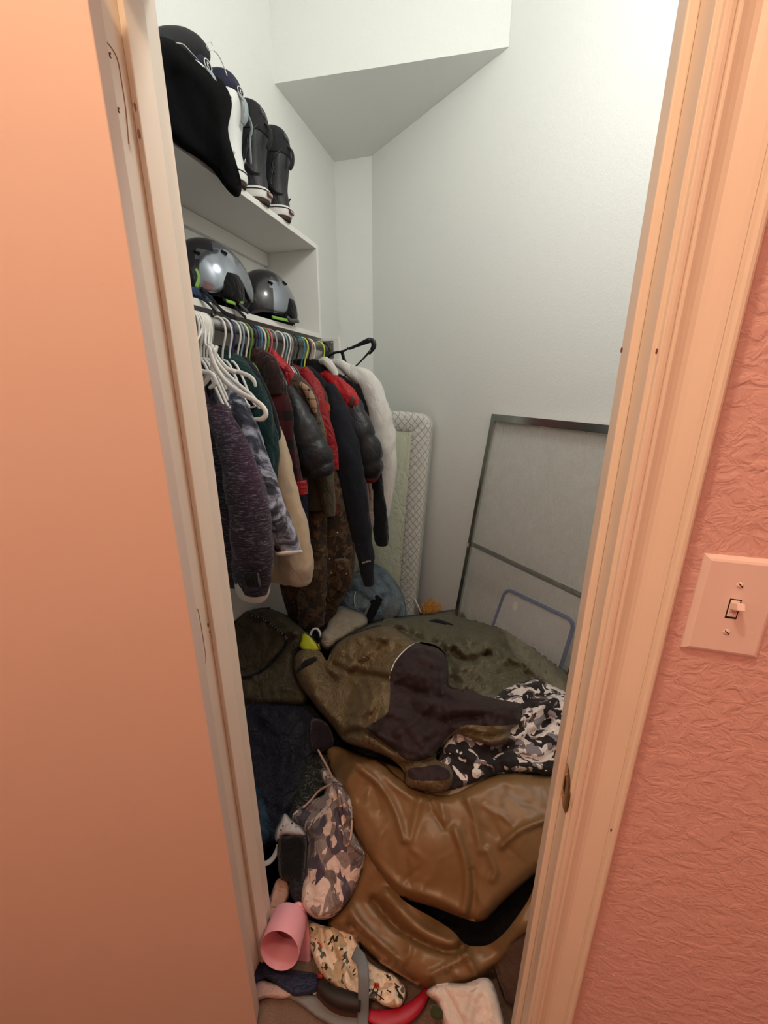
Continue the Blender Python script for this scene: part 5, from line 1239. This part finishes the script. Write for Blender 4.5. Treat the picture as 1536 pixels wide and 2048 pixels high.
# --- cream patterned quilt
ql = patch('patterned_quilt', [(600, 1815), (618, 1838), (650, 1852), (690, 1850), (715, 1880), (730, 1915), (762, 1938), (790, 1950), (812, 1980), (800, 2014), (770, 2012), (735, 1994), (700, 1992), (662, 1968), (638, 1940), (622, 1900), (610, 1860)],
    M_quilt, None, surf_pile, .030, .014, 6, 5, auto=(26, 50, 5, .010, 1.0), folds=[([(640, 1850), (650, 1900), (670, 1950)], 5, -.014, 'g'), ([(655, 1860), (680, 1910), (700, 1970)], 8, .014, 'g'), ([(690, 1870), (700, 1900), (730, 1940)], 5, -.012, 'g'), ([(625, 1870), (640, 1920), (665, 1960)], 7, .012, 'g'), ([(670, 1920), (720, 1930)], 4, -.008, 'g')], nz_=(.012, 22, 13))
T(ql, 'cream quilted cloth with a printed pattern at the bottom of the doorway', 'quilt')
p = oncloth(ql, [(754, 1985)], .004)[0]
M_ink = plain('dark_print', (40, 34, 30), .8)
for a_, b_ in (((742, 1978), (768, 2000)), ((748, 1974), (744, 1988)), ((756, 1978), (752, 1994)), ((764, 1982), (760, 2000)), ((774, 1980), (782, 1985))):
    tube('printed_mark', oncloth(ql, [a_, b_], .001), .0012, M_ink, ql, 6, 1)
for a_ in ((640, 1952), (753, 1970)):
    tube('red_print', oncloth(ql, [(a_[0] - 4, a_[1]), (a_[0] + 5, a_[1] + 1)], .0005), .004, M_bred, ql, 8, 1)
# --- shoes, straps and cloths on the carpet at the threshold
FL = surf_plane((0, .5, .004), (0, 0, 1))
M_slate = plain('slate_blue_webbing', (112, 126, 134), .8, 0, .08, 60, .2)
o = patch('grey_blue_bag_panel', [(560, 1985), (600, 1984), (650, 1992), (700, 2010), (735, 2030), (740, 2070), (690, 2066), (640, 2040), (600, 2010)], plain('slate_cloth', (126, 132, 134), .9, 0, .06, 30, .3), None, FL, .002, .012, 8, 6, nz_=(.002, 16, 1)); T(o, 'flat slate grey bag panel lying on the carpet', 'bag')
o = tube('webbing_strap', [surf_pile(u, v, h)[0] for u, v, h in ((708, 1905, .085), (722, 1920, .10), (727, 1950, .10), (727, 1990, .07), (726, 2030, .03), (724, 2075, .012))], [.014, .0145, .0145, .0145, .0145, .0145], M_slate, None, 10, 5, flat=.14, flatdir=(0, -.35, 1)); T(o, 'slate blue webbing strap falling over the quilt to the carpet', 'strap')
o = patch('navy_backpack', [(514, 1915), (530, 1918), (560, 1934), (600, 1942), (632, 1948), (642, 1975), (620, 1990), (585, 1994), (560, 1978), (535, 1960), (520, 1965), (505, 1975), (502, 1945)], nylon('navy_bag_cloth', (26, 36, 66), .6, .3), None, FL, .004, .03, 10, 5, nz_=(.004, 16, 3)); T(o, 'dark navy backpack under the pink cup holder', 'backpack')
o = patch('blush_cloth', [(515, 1960), (540, 1962), (572, 1975), (590, 1990), (565, 1998), (530, 1996), (500, 2010), (498, 1985)], fabric('blush_cotton', (196, 170, 164), (176, 150, 144)), None, FL, .006, .02, 8, 5, nz_=(.003, 20, 3)); T(o, 'small pale grey-pink cloth at the foot of the left jamb', 'cloth')
sh = thing('dark_leather_shoe', 'dark glossy shoe between the quilt and the grey strap', 'shoe', PZ(690, 2000, .0))
tube('upper', [surf_plane((0, .5, .05), (0, 0, 1))(u, v)[0] for u, v in ((636, 1968), (655, 1985), (685, 1998), (722, 2006))], [.008, .015, .018, .015], plain('glossy_black_leather', (26, 19, 16), .6), sh, 14, 4, flat=.8, flatdir=(0, 0, 1))
tube('sole', [surf_plane((0, .5, .016), (0, 0, 1))(u, v)[0] for u, v in ((640, 1985), (660, 2002), (688, 2014), (724, 2020))], [.012, .016, .018, .016], M_gum, sh, 10, 4, flat=.7, flatdir=(0, 0, 1))
o = tube('red_strap', [surf_plane((0, .5, .03), (0, 0, 1))(u, v)[0] for u, v in ((738, 2030), (770, 2040), (805, 2032), (835, 2010), (856, 1978))], [.010, .017, .017, .014, .008], plain('crimson_nylon', (168, 18, 46), .45, 0, .1, 20, .2), None, 12, 5, flat=.45, flatdir=(0, 0, 1)); T(o, 'crimson red curved band at the bottom of the doorway', 'strap')
M_blush = fabric('white_cotton_cloth', (226, 212, 202), (206, 192, 182), .9, 400, 14, .3)
wc = patch('white_shirt', [(852, 1985), (880, 1966), (930, 1966), (965, 1955), (985, 1965), (1000, 2010), (1010, 2060), (1000, 2090), (940, 2090), (890, 2060), (876, 2010)], M_blush, None, surf_plane((0, .52, .06), (0, -.35, 1)), 0, .03, 14, 6,
    folds=[([(884, 1970), (905, 2010), (925, 2050)], 5, -.014, 'g'), ([(960, 1965), (940, 2020), (935, 2070)], 8, .012, 'g'), ([(975, 1990), (985, 2040)], 6, .010, 'g')], nz_=(.004, 16, 5), auto=(14, 70, 4, .006, 1.2)); T(wc, 'crumpled white shirt on the carpet at the bottom right', 'shirt')
o = patch('green_leaf_print', [(862, 2010), (880, 2014), (888, 2032), (880, 2040), (862, 2034)], fabric('dark_green_print', (60, 66, 36)), wc, surf_plane((0, .52, .085), (0, -.35, 1)), 0, .006, 4, 4, nz_=(0, 1, 0))
o = patch('brown_jacket_sleeve', [(985, 1905), (1030, 1870), (1090, 1850), (1110, 1930), (1060, 2010), (1020, 2010), (1000, 1975)], fabric('dark_brown_cotton', (88, 62, 48), (66, 46, 36)), None, surf_pile, .03, .03, 16, 7, nz_=(.006, 12, 5)); T(o, 'dark brown cloth under the bean bag beside the right jamb', 'clothes')
o = patch('paper_scrap', [(622, 1966), (634, 1970), (640, 1978), (630, 1994), (622, 1986)], M_blush, None, FL, .004, .004, 3, 4, smooth=False, nz_=(.001, 30, 2)); T(o, 'torn pale paper scrap beside the dark shoe', 'paper')
